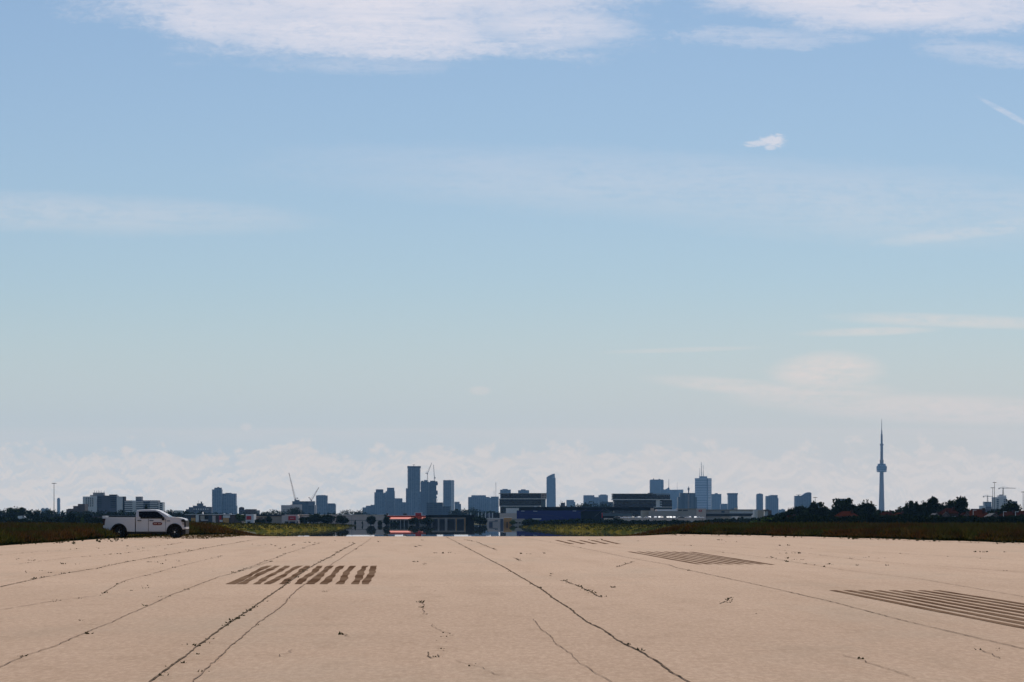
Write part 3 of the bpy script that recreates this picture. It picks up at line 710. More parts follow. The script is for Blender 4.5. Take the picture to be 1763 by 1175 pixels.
for lab, cx, ty, wd, kd in [
    ('low dark tree at the left end of the right hand wood', 1345, 882, 26, 'spread'), ('sparse dark tree left of the pale leaning trunk', 1366, 878, 22, 'spread'),
    ('bushy tree in front of the curved top tower', 1384, 870, 34, 'spread'), ('upright loose tree left of the twin lamp mast', 1401, 865, 20, 'upright'),
    ('loose tree right of the twin lamp mast', 1416, 868, 20, 'upright'), ('tall dark tree before the pale slab tower', 1455, 860, 34, 'spread'),
    ('round dark tree right of the pale slab tower', 1480, 864, 24, 'spread'), ('broad dark tree left of the observation tower', 1492, 865, 22, 'round'),
    ('round black tree first of the row right of the observation tower', 1565, 865, 16, 'round'), ('pointed black tree second in the row right of the observation tower', 1578, 864.5, 13, 'upright'),
    ('airy tree with gaps third in the row right of the observation tower', 1591, 858, 18, 'spread'), ('tallest tree of the right row with a forked top', 1606, 856.5, 24, 'upright'),
    ('small dark tree between the forked tree and the broad dome tree', 1627, 866, 18, 'spread'), ('broad dome shaped tree above the red gabled house', 1649, 858, 36, 'spread'),
    ('low dark tree at the right foot of the dome shaped tree', 1664, 870, 18, 'bush'), ('black tree covering the front of the white tower block', 1737, 865, 27, 'round'),
    ('dark bush left of the observation tower foot', 1512, 876, 24, 'bush'), ('dark bush right of the observation tower foot', 1545, 877, 24, 'bush')]:
    tree('tree', lab, cx, ty, wd * 1.3, 1050, kd, RG)

# ------------------------------------------------------------------ buildings
def building(name, label, D, parts, cat='building', group=None):
    """parts: (part name, x0, x1, ytop, ybottom or None, material, setback, depth) in photograph pixels at distance D"""
    xs = [p[1] for p in parts] + [p[2] for p in parts]; cx = (min(xs) + max(xs)) / 2
    g = max(gz(cx, D), GZ) if D < 1750 else GZ
    root = empty(name, (PX(cx, D), D, g), label, cat, group)
    for p in parts:
        nm, x0, x1, yt, yb, mat, sb, dep = p[:8]; d = D + sb
        z0 = g - .4 if yb is None else PZ(yb, d)
        mb = MB().box(PX(x0, d), PX(x1, d), d, d + dep, z0, PZ(yt, d)); mb.build(nm, mat, root)
    return root
def addpoly(root, name, pts, D, dep, mat):
    d = D; MB().prism([(PX(x, d), PZ(y, d)) for x, y in pts], d, d + dep).build(name, mat, root)
def addmast(root, name, px, y0, y1, D, r, mat='steel', px1=None):
    MB().tube((PX(px, D), D + 3, PZ(y0, D)), (PX(px1 if px1 else px, D), D + 3, PZ(y1, D)), r, r * .5, 5).build(name, mat, root)
def foot_tower(name, label, D, pts, ytop, mats, cat='tower', extra=()):
    """pts: corners (px, extra distance); first face left, second face right"""
    P = [(PX(px, D + e), D + e) for px, e in pts]
    root = empty(name, (P[1][0], P[1][1], GZ), label, cat)
    MB().foot(P, GZ - .4, PZ(ytop, D)).build('facade', mats, root)
    for p in extra:
        nm, x0, x1, yt, yb, mat, sb, dep = p; d = D + sb
        MB().box(PX(x0, d), PX(x1, d), d, d + dep, PZ(yb, d), PZ(yt, d)).build(nm, mat, root)
    return root
FB, FD, FP = 'far_blue', 'far_dark', 'far_pale'

# --- far left
building('apartment_tower', 'slim pale blue tower alone right of the tall light mast', 11500, [('facade', 98.2, 103, 859, None, FP, 0, 12), ('penthouse', 99, 102.4, 857.5, 859, FP, 2, 8)], 'tower')
building('office_building', 'small pale box building on the left skyline by the light mast', 6500, [('facade', 71, 82, 876, None, FP, 0, 20), ('penthouse', 72, 75, 875, 876, FP, 2, 8), ('penthouse', 79, 82, 874.8, 876, FP, 2, 8)])
building('brown_building', 'stepped brown brick building left of the white apartment block', 2700, [('wall', 114, 126, 877, None, 'brown_wall', 0, 20), ('wall', 126, 134, 871.5, None, 'brown_wall', 2, 20), ('wall', 134, 146, 868, None, 'brown_wall', 4, 20), ('roof', 117, 125, 876.2, 877.2, 'dark_roof', 4, 10)])
ap = building('apartment_block', 'white and grey apartment block with rooftop aerials', 2800, [
    ('wall', 142.5, 166.5, 855.2, None, 'apartment_white', 0, 16), ('wall', 166.5, 188, 853.5, None, 'apartment_grey', 3, 16), ('wall', 188, 201, 853.5, None, 'apartment_grey', 1, 16),
    ('roof', 188, 200, 851.8, 853.5, 'dark_roof', 2, 10), ('wall', 201, 211, 855.2, None, 'apartment_white', 0, 16), ('wall', 211, 214, 855.2, None, 'dark_roof', 1, 14), ('penthouse', 155, 179, 852.5, 855, 'concrete', 4, 10), ('penthouse', 160, 178.5, 848.5, 852.5, 'concrete', 4.5, 9)])
for px, y in ((162, 844.5), (165.5, 845), (168.5, 844), (171, 845.5), (173.5, 844.5), (178.5, 845)): addmast(ap, 'antenna', px, 849, y, 2804, .22)
for i in range(5):
    for j in range(4):
        x0 = 148 + j * 3.6; y0 = 857.3 + i * 3.3; MB().box(PX(x0, 2800), PX(x0 + 1.7, 2800), 2799.6, 2799.95, PZ(y0 + 1.6, 2800), PZ(y0, 2800)).build('window', 'dark_glass', ap)
for i in range(6):
    y0 = 856 + i * 3.3
    MB().box(PX(168, 2803), PX(175, 2803), 2802.6, 2802.95, PZ(y0 + 1.7, 2803), PZ(y0, 2803)).build('window', 'mid_blue', ap)
    MB().box(PX(190, 2801), PX(200, 2801), 2800.6, 2800.95, PZ(y0 + 1.9, 2801), PZ(y0, 2801)).build('window', 'mid_blue', ap)
am = building('apartment_block', 'long white balcony apartment block behind the pickup cab', 2800, [
    ('wall', 214, 244, 862, None, 'apartment_grey', 2, 16), ('wall', 244, 272.5, 861.8, None, 'apartment_grey', 3, 16), ('wall', 272.5, 281, 865, None, 'apartment_white', 2, 14), ('penthouse', 233.5, 244, 855.3, 862, 'concrete', 4, 10), ('wall', 228, 234, 862, None, 'apartment_white', 1, 4)])
for i in range(6): MB().box(PX(214.5, 2800), PX(272 - i % 2, 2800), 2800.2, 2801.8, PZ(865.3 + i * 3.3, 2800), PZ(863.6 + i * 3.3, 2800)).build('balcony', 'apartment_white', am)
for i in range(5):
    MB().box(PX(247, 2800), PX(258, 2800), 2799.8, 2800.1, PZ(866.2 + i * 3.3, 2800), PZ(864 + i * 3.3, 2800)).build('window', 'mid_blue', am)
    MB().box(PX(275, 2800), PX(278.5, 2800), 2801.6, 2801.95, PZ(868.3 + i * 3.3, 2800), PZ(866.6 + i * 3.3, 2800)).build('window', 'dark_glass', am)
building('shed', 'small pale flat roofed shed above the pickup bonnet', 2200, [('wall', 300, 313, 880, None, 'pale_wall', 0, 10), ('roof', 299.4, 313.6, 879.2, 880, 'white', -.4, 11), ('wall', 294, 300, 886, None, 'pale_wall', 0, 8)], 'shed')
hs = building('brick_building', 'dark stepped building with turret and aerials left of the twin blue towers', 4200, [
    ('wall', 320, 332, 877, None, 'apartment_grey', 0, 20), ('wall', 325, 338, 873.5, None, 'apartment_grey', 2, 20), ('wall', 332, 352, 871, None, 'apartment_grey', 3, 20), ('turret', 339, 349, 867, 871, 'apartment_grey', 4, 10), ('chimney', 345.5, 347.5, 864, 867, 'dark_roof', 5, 3), ('wall', 352, 364, 873, None, 'apartment_grey', 2, 20)])
addmast(hs, 'antenna', 341, 867, 862, 4206, .3); addmast(hs, 'antenna', 332, 873, 869, 4206, .3)
for i in range(7): MB().box(PX(333 + i * 4, 4200), PX(335 + i * 4, 4200), 4199.4, 4199.9, PZ(878, 4200), PZ(876, 4200)).build('window', 'pale_wall', hs)
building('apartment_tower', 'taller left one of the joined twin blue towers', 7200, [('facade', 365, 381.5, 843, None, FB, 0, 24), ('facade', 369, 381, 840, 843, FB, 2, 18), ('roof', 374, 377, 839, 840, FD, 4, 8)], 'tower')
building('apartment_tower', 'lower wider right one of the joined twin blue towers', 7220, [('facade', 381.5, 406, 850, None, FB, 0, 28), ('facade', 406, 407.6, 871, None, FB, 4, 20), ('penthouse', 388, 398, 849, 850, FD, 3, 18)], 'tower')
db = building('low_hall', 'low hall with a dark domed turret left of the small red sign', 3200, [('wall', 411, 422, 878, None, 'apartment_grey', 0, 16), ('wall', 422, 440, 877, None, 'brown_wall', 2, 16), ('wall', 440, 446, 879, None, 'concrete', 4, 12)])
MB().lathe([(PX(420.5, 3200) - PX(411.5, 3200), 0), (3.0, 0)][:1] + [(3.2, PZ(878, 3206)), (3.2, PZ(875.5, 3206)), (2.4, PZ(873.8, 3206)), (.4, PZ(873, 3206))], PX(416, 3206), 3206, 14).build('dome', 'dark_roof', db) if False else MB().lathe([(3.2, PZ(878.2, 3206)), (3.2, PZ(875.5, 3206)), (2.4, PZ(873.8, 3206)), (.4, PZ(873, 3206))], PX(416, 3206), 3206, 14).build('dome', 'dark_roof', db)

# --- construction site
cs = building('construction_building', 'grey and tan apartment shells under construction below two slanting cranes', 5600, [
    ('wall', 484, 505, 870, None, 'mauve_wall', 0, 30), ('facade', 503, 541, 863.3, None, 'mid_blue', 6, 30), ('wall', 507, 515, 861, 867, 'apartment_grey', 3, 12), ('wall', 500, 520, 869, None, 'mauve_wall', 3, 20), ('wall', 531, 540, 864, 871, 'apartment_grey', 3, 8), ('wall', 541, 545, 870, None, 'mauve_wall', 3, 8)])
for i in range(4): MB().box(PX(485, 5600), PX(504, 5600), 5598.8, 5599.8, PZ(873.6 + i * 4, 5600), PZ(873 + i * 4, 5600)).build('floor_slab', 'concrete', cs)
def lattice(root, name, a, b_, D, wd, mat, n=12):
    """a lattice boom between two pixel points at distance D"""
    A = Vector((PX(a[0], D), D, PZ(a[1], D))); B = Vector((PX(b_[0], D), D, PZ(b_[1], D))); mb = MB()
    ax = (B - A).normalized(); s_ = Vector((0, 1, 0)); u = ax.cross(s_).normalized()
    cor = [u * wd / 2 + s_ * wd / 2, u * wd / 2 - s_ * wd / 2, -u * wd / 2 - s_ * wd / 2, -u * wd / 2 + s_ * wd / 2]
    for c_ in cor: mb.tube(A + c_, B + c_ * .5, wd * .13, wd * .10, 4)
    for i in range(n):
        f, g = i / n, (i + 1) / n; k0 = 1 - f * .5; k1 = 1 - g * .5
        for q in range(4): mb.tube(A + (B - A) * f + cor[q] * k0, A + (B - A) * g + cor[(q + 1) % 4] * k1, wd * .07, None, 3)
    return mb.build(name, mat, root)
def luffing_crane(label, D, base, pivot, tip, counter, mat='crane_red', wd=2.4):
    root = empty('tower_crane', (PX(base[0], D), D, PZ(base[1], D)), label, 'crane', 'cranes on the skyline')
    lattice(root, 'mast', base, pivot, D, wd, mat, 8); lattice(root, 'jib', pivot, tip, D, wd * .8, mat, 16)
    lattice(root, 'counter_jib', pivot, counter, D, wd * .8, mat, 3)
    x, y = counter; MB().box(PX(x - .7, D), PX(x + .7, D), D - 1.5, D + 1.5, PZ(y + 1, D), PZ(y - .6, D)).build('counterweight', 'steel', root)
    x, y = pivot; MB().box(PX(x - .6, D), PX(x + .9, D), D - 2, D + 1, PZ(y + .4, D), PZ(y - .9, D)).build('cab', 'steel', root)
    ap_ = (x + (counter[0] - x) * .35, y - 4); lattice(root, 'apex_frame', pivot, ap_, D, wd * .5, mat, 2)
    MB().tube((PX(ap_[0], D), D, PZ(ap_[1], D)), (PX(tip[0], D), D, PZ(tip[1], D)), .16, None, 3).tube((PX(ap_[0], D), D, PZ(ap_[1], D)), (PX(counter[0], D), D, PZ(counter[1], D)), .16, None, 3).build('cable', 'steel', root)
    return root
luffing_crane('tall slanting crane leaning left above the tan construction site', 5620, (508, 869), (508, 860.5), (497.5, 814.5), (512.5, 858))
luffing_crane('shorter slanting crane leaning right beside the blue slab tower', 5620, (535.5, 869), (536, 862.5), (549, 839.5), (532, 857))
building('apartment_tower', 'blue slab tower right of the slanting cranes', 7300, [('facade', 544, 563, 853.3, None, FB, 0, 30), ('penthouse', 547, 560, 852.8, 853.3, FD, 4, 18)], 'tower')
building('office_building', 'low wide blue block joined right of the blue slab tower', 7320, [('facade', 563, 577, 868.5, None, FB, 0, 40), ('facade', 563, 576, 867, 868.5, FD, 3, 30)])

# --- midtown cluster
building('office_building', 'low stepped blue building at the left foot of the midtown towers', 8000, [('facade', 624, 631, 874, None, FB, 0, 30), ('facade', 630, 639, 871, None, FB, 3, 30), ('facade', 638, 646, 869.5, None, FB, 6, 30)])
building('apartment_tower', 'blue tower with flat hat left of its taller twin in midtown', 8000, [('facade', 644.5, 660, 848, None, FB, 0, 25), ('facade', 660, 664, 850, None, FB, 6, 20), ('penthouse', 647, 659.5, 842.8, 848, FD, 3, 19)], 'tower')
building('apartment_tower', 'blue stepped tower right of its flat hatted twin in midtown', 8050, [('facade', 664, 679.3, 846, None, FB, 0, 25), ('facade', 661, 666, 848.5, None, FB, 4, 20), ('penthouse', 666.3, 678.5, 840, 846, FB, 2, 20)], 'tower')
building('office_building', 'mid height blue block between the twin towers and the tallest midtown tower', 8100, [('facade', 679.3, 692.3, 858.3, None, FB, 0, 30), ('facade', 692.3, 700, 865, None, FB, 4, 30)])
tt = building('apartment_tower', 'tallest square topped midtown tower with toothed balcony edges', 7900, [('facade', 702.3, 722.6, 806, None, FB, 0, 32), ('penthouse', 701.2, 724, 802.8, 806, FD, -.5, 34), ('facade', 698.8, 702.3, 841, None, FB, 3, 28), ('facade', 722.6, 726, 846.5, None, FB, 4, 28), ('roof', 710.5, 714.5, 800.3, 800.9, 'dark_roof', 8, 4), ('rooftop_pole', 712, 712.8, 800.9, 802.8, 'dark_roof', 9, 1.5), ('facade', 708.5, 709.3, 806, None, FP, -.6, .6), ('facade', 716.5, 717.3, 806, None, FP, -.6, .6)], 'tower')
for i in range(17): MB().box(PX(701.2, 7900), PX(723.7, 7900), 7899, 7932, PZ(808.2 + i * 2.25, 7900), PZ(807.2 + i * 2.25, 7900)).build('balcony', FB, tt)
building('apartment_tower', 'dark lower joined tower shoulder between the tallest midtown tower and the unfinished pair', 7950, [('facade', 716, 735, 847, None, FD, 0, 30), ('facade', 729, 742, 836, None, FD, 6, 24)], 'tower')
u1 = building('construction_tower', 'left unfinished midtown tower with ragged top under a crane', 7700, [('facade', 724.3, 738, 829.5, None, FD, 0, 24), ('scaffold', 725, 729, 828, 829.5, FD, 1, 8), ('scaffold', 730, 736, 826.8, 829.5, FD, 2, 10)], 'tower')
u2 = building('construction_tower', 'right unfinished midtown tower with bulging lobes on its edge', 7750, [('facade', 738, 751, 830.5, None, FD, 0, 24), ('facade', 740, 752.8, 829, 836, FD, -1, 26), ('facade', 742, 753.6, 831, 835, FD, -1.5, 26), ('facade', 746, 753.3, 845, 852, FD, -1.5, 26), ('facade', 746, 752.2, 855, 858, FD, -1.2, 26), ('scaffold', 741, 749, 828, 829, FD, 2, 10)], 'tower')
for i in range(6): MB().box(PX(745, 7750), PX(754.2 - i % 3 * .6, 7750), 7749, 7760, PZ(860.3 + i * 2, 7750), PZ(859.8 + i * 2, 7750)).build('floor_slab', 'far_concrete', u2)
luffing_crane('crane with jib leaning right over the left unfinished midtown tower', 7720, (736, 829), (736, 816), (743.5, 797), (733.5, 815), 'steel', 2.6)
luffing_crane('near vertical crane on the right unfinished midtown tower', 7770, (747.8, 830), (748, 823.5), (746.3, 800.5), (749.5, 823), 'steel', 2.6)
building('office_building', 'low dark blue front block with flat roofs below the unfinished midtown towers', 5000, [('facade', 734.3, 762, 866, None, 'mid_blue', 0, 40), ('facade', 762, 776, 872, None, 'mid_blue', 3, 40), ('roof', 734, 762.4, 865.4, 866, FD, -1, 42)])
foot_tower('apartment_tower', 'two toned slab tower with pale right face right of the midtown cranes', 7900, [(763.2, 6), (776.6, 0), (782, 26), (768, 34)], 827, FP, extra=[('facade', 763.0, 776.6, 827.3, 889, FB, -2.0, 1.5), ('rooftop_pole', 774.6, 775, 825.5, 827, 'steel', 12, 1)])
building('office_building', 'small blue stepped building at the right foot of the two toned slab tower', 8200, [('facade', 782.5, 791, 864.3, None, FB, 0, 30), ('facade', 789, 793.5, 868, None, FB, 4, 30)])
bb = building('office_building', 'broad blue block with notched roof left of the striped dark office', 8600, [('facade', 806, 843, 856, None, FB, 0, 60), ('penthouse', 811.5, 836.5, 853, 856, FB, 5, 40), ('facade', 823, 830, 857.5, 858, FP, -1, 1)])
cb = building('apartment_tower', 'blue block with columns beside the broad notched block under two thin masts', 8500, [('facade', 845, 858.6, 855.3, None, FB, 0, 40), ('facade', 843, 845, 857.5, None, FP, 4, 30)], 'tower')
ms = empty('radio_mast', (PX(853.7, 8700), 8700, GZ), 'taller of the two thin masts left of the striped dark office', 'mast', 'thin masts on the skyline'); lattice(ms, 'mast', (853.7, 888), (853.7, 832), 8700, 2.2, 'steel', 20); addmast(ms, 'antenna', 853.7, 832, 830, 8700, .5)
ms = empty('radio_mast', (PX(850.6, 8700), 8700, GZ), 'shorter of the two thin masts left of the striped dark office', 'mast', 'thin masts on the skyline'); lattice(ms, 'mast', (850.6, 888), (850.6, 847), 8700, 1.6, 'steel', 14); addmast(ms, 'antenna', 850.6, 847, 845, 8700, .4)
pr = building('parking_structure', 'low structure with a row of pale upright piers before the blue blocks', 2400, [('deck', 806, 860, 890, 891.5, 'dark_roof', 0, 20), ('wall', 848, 860, 885, None, 'dark_glass', 6, 12), ('wall', 835, 848, 884.5, None, 'apartment_grey', 8, 12)])
for px in (810, 823, 829, 835, 841.5, 847.5): MB().box(PX(px, 2398), PX(px + 1.2, 2398), 2398, 2399.5, PZ(892, 2398), PZ(883, 2398)).build('pier', 'white', pr)

# --- striped dark office on the left of the pair
o1 = building('office_block', 'dark striped office slab with pale end panel next to the slanted top tower', 2600, [
    ('facade', 862, 931.5, 850.3, 858.6, 'office_dark', 0, 30), ('facade', 859.5, 931.5, 859.8, 871.2, 'office_dark', .6, 30), ('facade', 861, 931, 872.4, None, 'office_dark', 3, 26),
    ('floor_band', 859.3, 940.5, 858.6, 859.8, 'pale_wall', -.6, 31), ('floor_band', 859.5, 930, 871.2, 872.4, 'pale_wall', -.6, 31), ('roof', 858.5, 941, 849.3, 850.3, 'concrete', -1, 32), ('end_panel', 931.5, 941, 850.3, 858.6, 'mauve_wall', .2, 29), ('end_glass', 931.5, 939.5, 859.8, None, 'cyan_glass', 1.5, 26)])
for i in range(3):
    for j in range(2): MB().box(PX(933 + i * 2.7, 2600), PX(934.3 + i * 2.7, 2600), 2599.7, 2600.1, PZ(854 + j * 3.6, 2600), PZ(851.8 + j * 3.6, 2600)).build('window', 'brick', o1)
for i in range(4): MB().box(PX(860 + (i < 2) * 2, 2600), PX(931, 2600), 2599.5, 2600.3, PZ((853.2, 856, 863.5, 867.5)[i] + .3, 2600), PZ((853.2, 856, 863.5, 867.5)[i], 2600)).build('floor_band', 'steel', o1)
building('annex', 'pale panelled annex stepped below the striped dark office', 2100, [('wall', 871.2, 889.5, 875.2, None, 'pale_wall', 0, 14), ('wall', 889.5, 901, 875.3, 880, 'pale_wall', .5, 12), ('wall', 860, 871.2, 884, None, 'mauve_wall', -1, 12), ('plinth', 860, 889.5, 884, None, 'mauve_wall', -1.8, .8)])
nb = building('warehouse', 'very long navy blue shed with black roof band', 2000, [('wall', 890, 1037, 879.3, None, 'navy', 0, 40), ('roof_band', 893.5, 1120, 874.2, 879.3, 'black', 3, 38), ('roof', 901, 1125, 873, 874.2, 'dark_roof', 4, 36), ('roof_unit', 920, 924, 871, 874.2, 'pale_wall', 5, 6), ('wall', 1000, 1037, 880, None, 'black', -.4, .3)], 'shed')
for x0, x1, y in ((897, 903, 879.9), (918, 925, 880.2), (986, 992, 879.8)): MB().box(PX(x0, 1999.4), PX(x1, 1999.4), 1999.0, 1999.7, PZ(y + .7, 1999), PZ(y, 1999)).build('roof_light', 'white', nb)
for i in range(5):                                    # faint swooping stripe on the navy wall
    x0 = 893 + i * 16; y0 = (884.5, 885.5, 886.5, 887.2, 889.0)[i]; y1 = (885.5, 886.5, 887.2, 889.0, 892.5)[i]
    MB().tube((PX(x0, 1999), 1999.6, PZ(y0, 1999)), (PX(x0 + 16, 1999), 1999.6, PZ(y1, 1999)), .06, None, 4).build('wall_stripe', 'steel', nb)
for a_, b2 in (((996, 884), (1010, 877)), ((1024, 890), (1040, 876)), ((1042, 876), (1052, 883))): MB().tube((PX(a_[0], 1999), 1999.6, PZ(a_[1], 1999)), (PX(b2[0], 1999), 1999.6, PZ(b2[1], 1999)), .12, None, 4).build('brace', 'steel', nb)
for lab, x0, x1, yt, px0, px1, pt in (('pale blue block showing over the left end of the striped dark office', 861, 879.5, 843.4, 865, 874, 842.2), ('pale blue block showing over the middle of the striped dark office', 892, 911, 844.3, 897, 905, 842.8)):
    building('apartment_tower', lab, 9200, [('facade', x0, x1, yt, None, FB, 0, 30), ('penthouse', px0, px1, pt, yt, FB, 4, 18)], 'tower')
st = empty('office_tower', (PX(949, 11200), 11200, GZ), 'solitary blue tower with a curved slanted top', 'tower')
addpoly(st, 'facade', [(941, 900), (941, 822), (944, 820), (948, 817.8), (952, 816.3), (955.2, 815.8), (955.4, 822.5), (956.6, 824), (957.2, 900)], 11200, 36, FB)
addpoly(st, 'crown_glass', [(949, 822.5), (955, 816.4), (955, 823.8)], 11199, .8, FP)
hb = building('plant_house', 'little dark roof plant with stub masts right of the slanted top tower', 3000, [('wall', 965.5, 973, 866, None, 'apartment_grey', 0, 8), ('wall', 964, 976, 871.5, None, 'brown_wall', -1, 10)])
for px, y in ((965.8, 861.5), (968.5, 863), (971.5, 864.5)): addmast(hb, 'antenna', px, 872, y, 3001, .3)
building('office_building', 'small pale blue box with sloping roof right of the slanted top tower', 9000, [('facade', 975.3, 988.5, 861, None, FP, 0, 30), ('facade', 988.5, 990.5, 864.5, None, FP, 4, 20)])
building('apartment_tower', 'left flat pale blue slab of the pair left of the second striped office', 10000, [('facade', 1004.8, 1023.5, 853, None, FB, 0, 40), ('facade', 1023.5, 1031, 856.2, None, FB, 8, 40)], 'tower')
building('apartment_tower', 'right flat pale blue slab of the pair left of the second striped office', 9900, [('facade', 1031, 1046.6, 852.8, None, FB, 0, 40), ('penthouse', 1034, 1044, 851.6, 852.8, FB, 5, 20)], 'tower')
building('office_building', 'low grey blue block touching the second striped office', 5000, [('facade', 1033.5, 1056.5, 864.5, None, 'mid_blue', 0, 30), ('facade', 1036, 1047, 863.8, 864.5, 'mid_blue', 2, 20)])

# --- second striped office
o2 = building('office_block', 'wider dark striped office slab with white vertical strip', 2600, [
    ('facade', 1055, 1129.5, 851, 860, 'office_dark', 0, 30), ('facade', 1129.5, 1153.5, 852.2, 860, 'office_dark', 1, 28), ('facade', 1057, 1129.5, 861.2, 873, 'office_dark', .6, 30), ('facade', 1136, 1157, 861.2, 873, 'office_dark', 1, 28), ('end_strip', 1129.5, 1136, 861.2, 873, 'pale_wall', .2, 28),
    ('floor_band', 1054, 1155.5, 860, 861.2, 'pale_wall', -.6, 31), ('floor_band', 1057, 1157.5, 873, 874, 'pale_wall', -.6, 31), ('roof', 1054.5, 1154, 850.2, 851, 'concrete', -.8, 32), ('roof_plant', 1116, 1124, 849, 850.2, 'dark_roof', 5, 10), ('facade', 1057, 1157, 874, None, 'office_dark', 2, 26)])
for i in range(3): MB().box(PX(1135.6, 2600), PX(1139.6, 2600), 2599.6, 2600.6, PZ(865.2 + i * 4, 2600), PZ(863.9 + i * 4, 2600)).build('balcony', 'white', o2)
for i in range(7): MB().box(PX(1131 + i * 3.3, 2600), PX(1132 + i * 3.3, 2600), 2600.2, 2600.8, PZ(855, 2600), PZ(852.5, 2600)).build('fin', 'concrete', o2)
MB().box(PX(1131, 2600), PX(1155, 2600), 2600.1, 2600.7, PZ(857.2, 2600), PZ(856.8, 2600)).build('floor_band', 'steel', o2)

# --- downtown cluster
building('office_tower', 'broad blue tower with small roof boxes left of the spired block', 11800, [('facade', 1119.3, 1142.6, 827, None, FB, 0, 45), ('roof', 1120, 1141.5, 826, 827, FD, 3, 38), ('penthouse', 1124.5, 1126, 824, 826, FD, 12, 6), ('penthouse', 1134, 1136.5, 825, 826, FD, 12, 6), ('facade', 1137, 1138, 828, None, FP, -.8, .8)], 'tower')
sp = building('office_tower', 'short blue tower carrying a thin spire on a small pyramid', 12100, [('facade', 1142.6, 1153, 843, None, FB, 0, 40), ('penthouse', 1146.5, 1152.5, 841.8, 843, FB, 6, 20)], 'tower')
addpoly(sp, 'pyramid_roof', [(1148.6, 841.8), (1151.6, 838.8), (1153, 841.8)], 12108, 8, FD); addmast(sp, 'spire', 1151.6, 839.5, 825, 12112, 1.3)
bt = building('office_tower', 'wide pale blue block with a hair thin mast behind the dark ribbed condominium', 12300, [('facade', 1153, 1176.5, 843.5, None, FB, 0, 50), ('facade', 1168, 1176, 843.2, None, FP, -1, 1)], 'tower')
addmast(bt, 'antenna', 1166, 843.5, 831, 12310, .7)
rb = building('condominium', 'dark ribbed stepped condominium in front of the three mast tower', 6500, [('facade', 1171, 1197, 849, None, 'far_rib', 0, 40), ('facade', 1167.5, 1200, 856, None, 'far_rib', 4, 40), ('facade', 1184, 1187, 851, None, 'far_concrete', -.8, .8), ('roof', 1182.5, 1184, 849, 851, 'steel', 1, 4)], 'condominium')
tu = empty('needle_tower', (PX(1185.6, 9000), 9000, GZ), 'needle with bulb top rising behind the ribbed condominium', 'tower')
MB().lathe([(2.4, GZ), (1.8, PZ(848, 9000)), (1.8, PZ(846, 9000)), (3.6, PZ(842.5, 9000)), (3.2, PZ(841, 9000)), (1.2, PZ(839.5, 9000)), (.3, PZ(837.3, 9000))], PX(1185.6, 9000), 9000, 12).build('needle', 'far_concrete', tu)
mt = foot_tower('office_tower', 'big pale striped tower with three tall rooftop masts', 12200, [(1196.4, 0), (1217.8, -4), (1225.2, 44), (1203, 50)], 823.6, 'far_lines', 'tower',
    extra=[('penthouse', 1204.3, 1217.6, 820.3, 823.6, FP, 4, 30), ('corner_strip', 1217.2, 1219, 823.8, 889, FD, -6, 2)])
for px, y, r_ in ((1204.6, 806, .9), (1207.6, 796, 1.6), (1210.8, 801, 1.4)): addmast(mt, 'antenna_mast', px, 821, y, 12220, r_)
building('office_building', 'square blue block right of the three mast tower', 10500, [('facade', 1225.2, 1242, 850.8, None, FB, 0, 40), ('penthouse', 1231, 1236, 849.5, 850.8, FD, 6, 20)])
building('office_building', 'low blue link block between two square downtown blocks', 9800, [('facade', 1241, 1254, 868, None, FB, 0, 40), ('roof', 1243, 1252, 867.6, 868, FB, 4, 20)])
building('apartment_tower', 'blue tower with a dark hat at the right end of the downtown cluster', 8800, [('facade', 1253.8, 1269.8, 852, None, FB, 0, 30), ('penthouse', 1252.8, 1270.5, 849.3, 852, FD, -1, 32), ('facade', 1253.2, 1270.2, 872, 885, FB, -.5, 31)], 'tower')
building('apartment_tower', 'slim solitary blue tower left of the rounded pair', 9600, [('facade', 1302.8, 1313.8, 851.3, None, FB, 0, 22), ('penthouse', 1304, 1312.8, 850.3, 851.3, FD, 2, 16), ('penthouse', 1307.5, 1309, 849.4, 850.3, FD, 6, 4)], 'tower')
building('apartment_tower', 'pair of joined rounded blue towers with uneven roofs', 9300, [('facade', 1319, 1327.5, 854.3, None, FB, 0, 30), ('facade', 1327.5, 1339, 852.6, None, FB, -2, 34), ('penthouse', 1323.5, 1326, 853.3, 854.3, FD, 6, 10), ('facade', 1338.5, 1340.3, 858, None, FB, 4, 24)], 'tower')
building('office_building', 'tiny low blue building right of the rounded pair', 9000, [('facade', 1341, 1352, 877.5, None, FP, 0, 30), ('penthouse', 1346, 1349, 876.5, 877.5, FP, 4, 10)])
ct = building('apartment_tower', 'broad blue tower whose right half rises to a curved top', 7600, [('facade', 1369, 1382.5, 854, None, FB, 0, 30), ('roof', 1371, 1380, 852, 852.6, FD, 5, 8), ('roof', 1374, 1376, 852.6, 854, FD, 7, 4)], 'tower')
addpoly(ct, 'curved_top', [(1381, 889), (1381, 853.5), (1385, 850.5), (1389, 848.3), (1393, 847.8), (1397, 848.6), (1397.6, 889)], 7598, 30, FB)
building('apartment_tower', 'small blue tower beside the lamp mast before the right wood', 7200, [('facade', 1406.5, 1413.2, 866, None, FB, 0, 20), ('roof', 1407, 1412.5, 865.5, 866, FD, 2, 14)], 'tower')
building('apartment_tower', 'pale slab tower half hidden by dark trees', 4200, [('facade', 1444.8, 1465.5, 859.5, None, FP, 0, 18), ('roof', 1444.4, 1466, 858.8, 859.5, 'far_concrete', -.5, 19)], 'tower')
building('office_building', 'low bluish building between trees left of the pale slab tower', 5200, [('facade', 1432, 1446, 876.5, None, 'mid_blue', 0, 20), ('facade', 1437, 1443, 875, 876.5, 'mid_blue', 2, 12)])

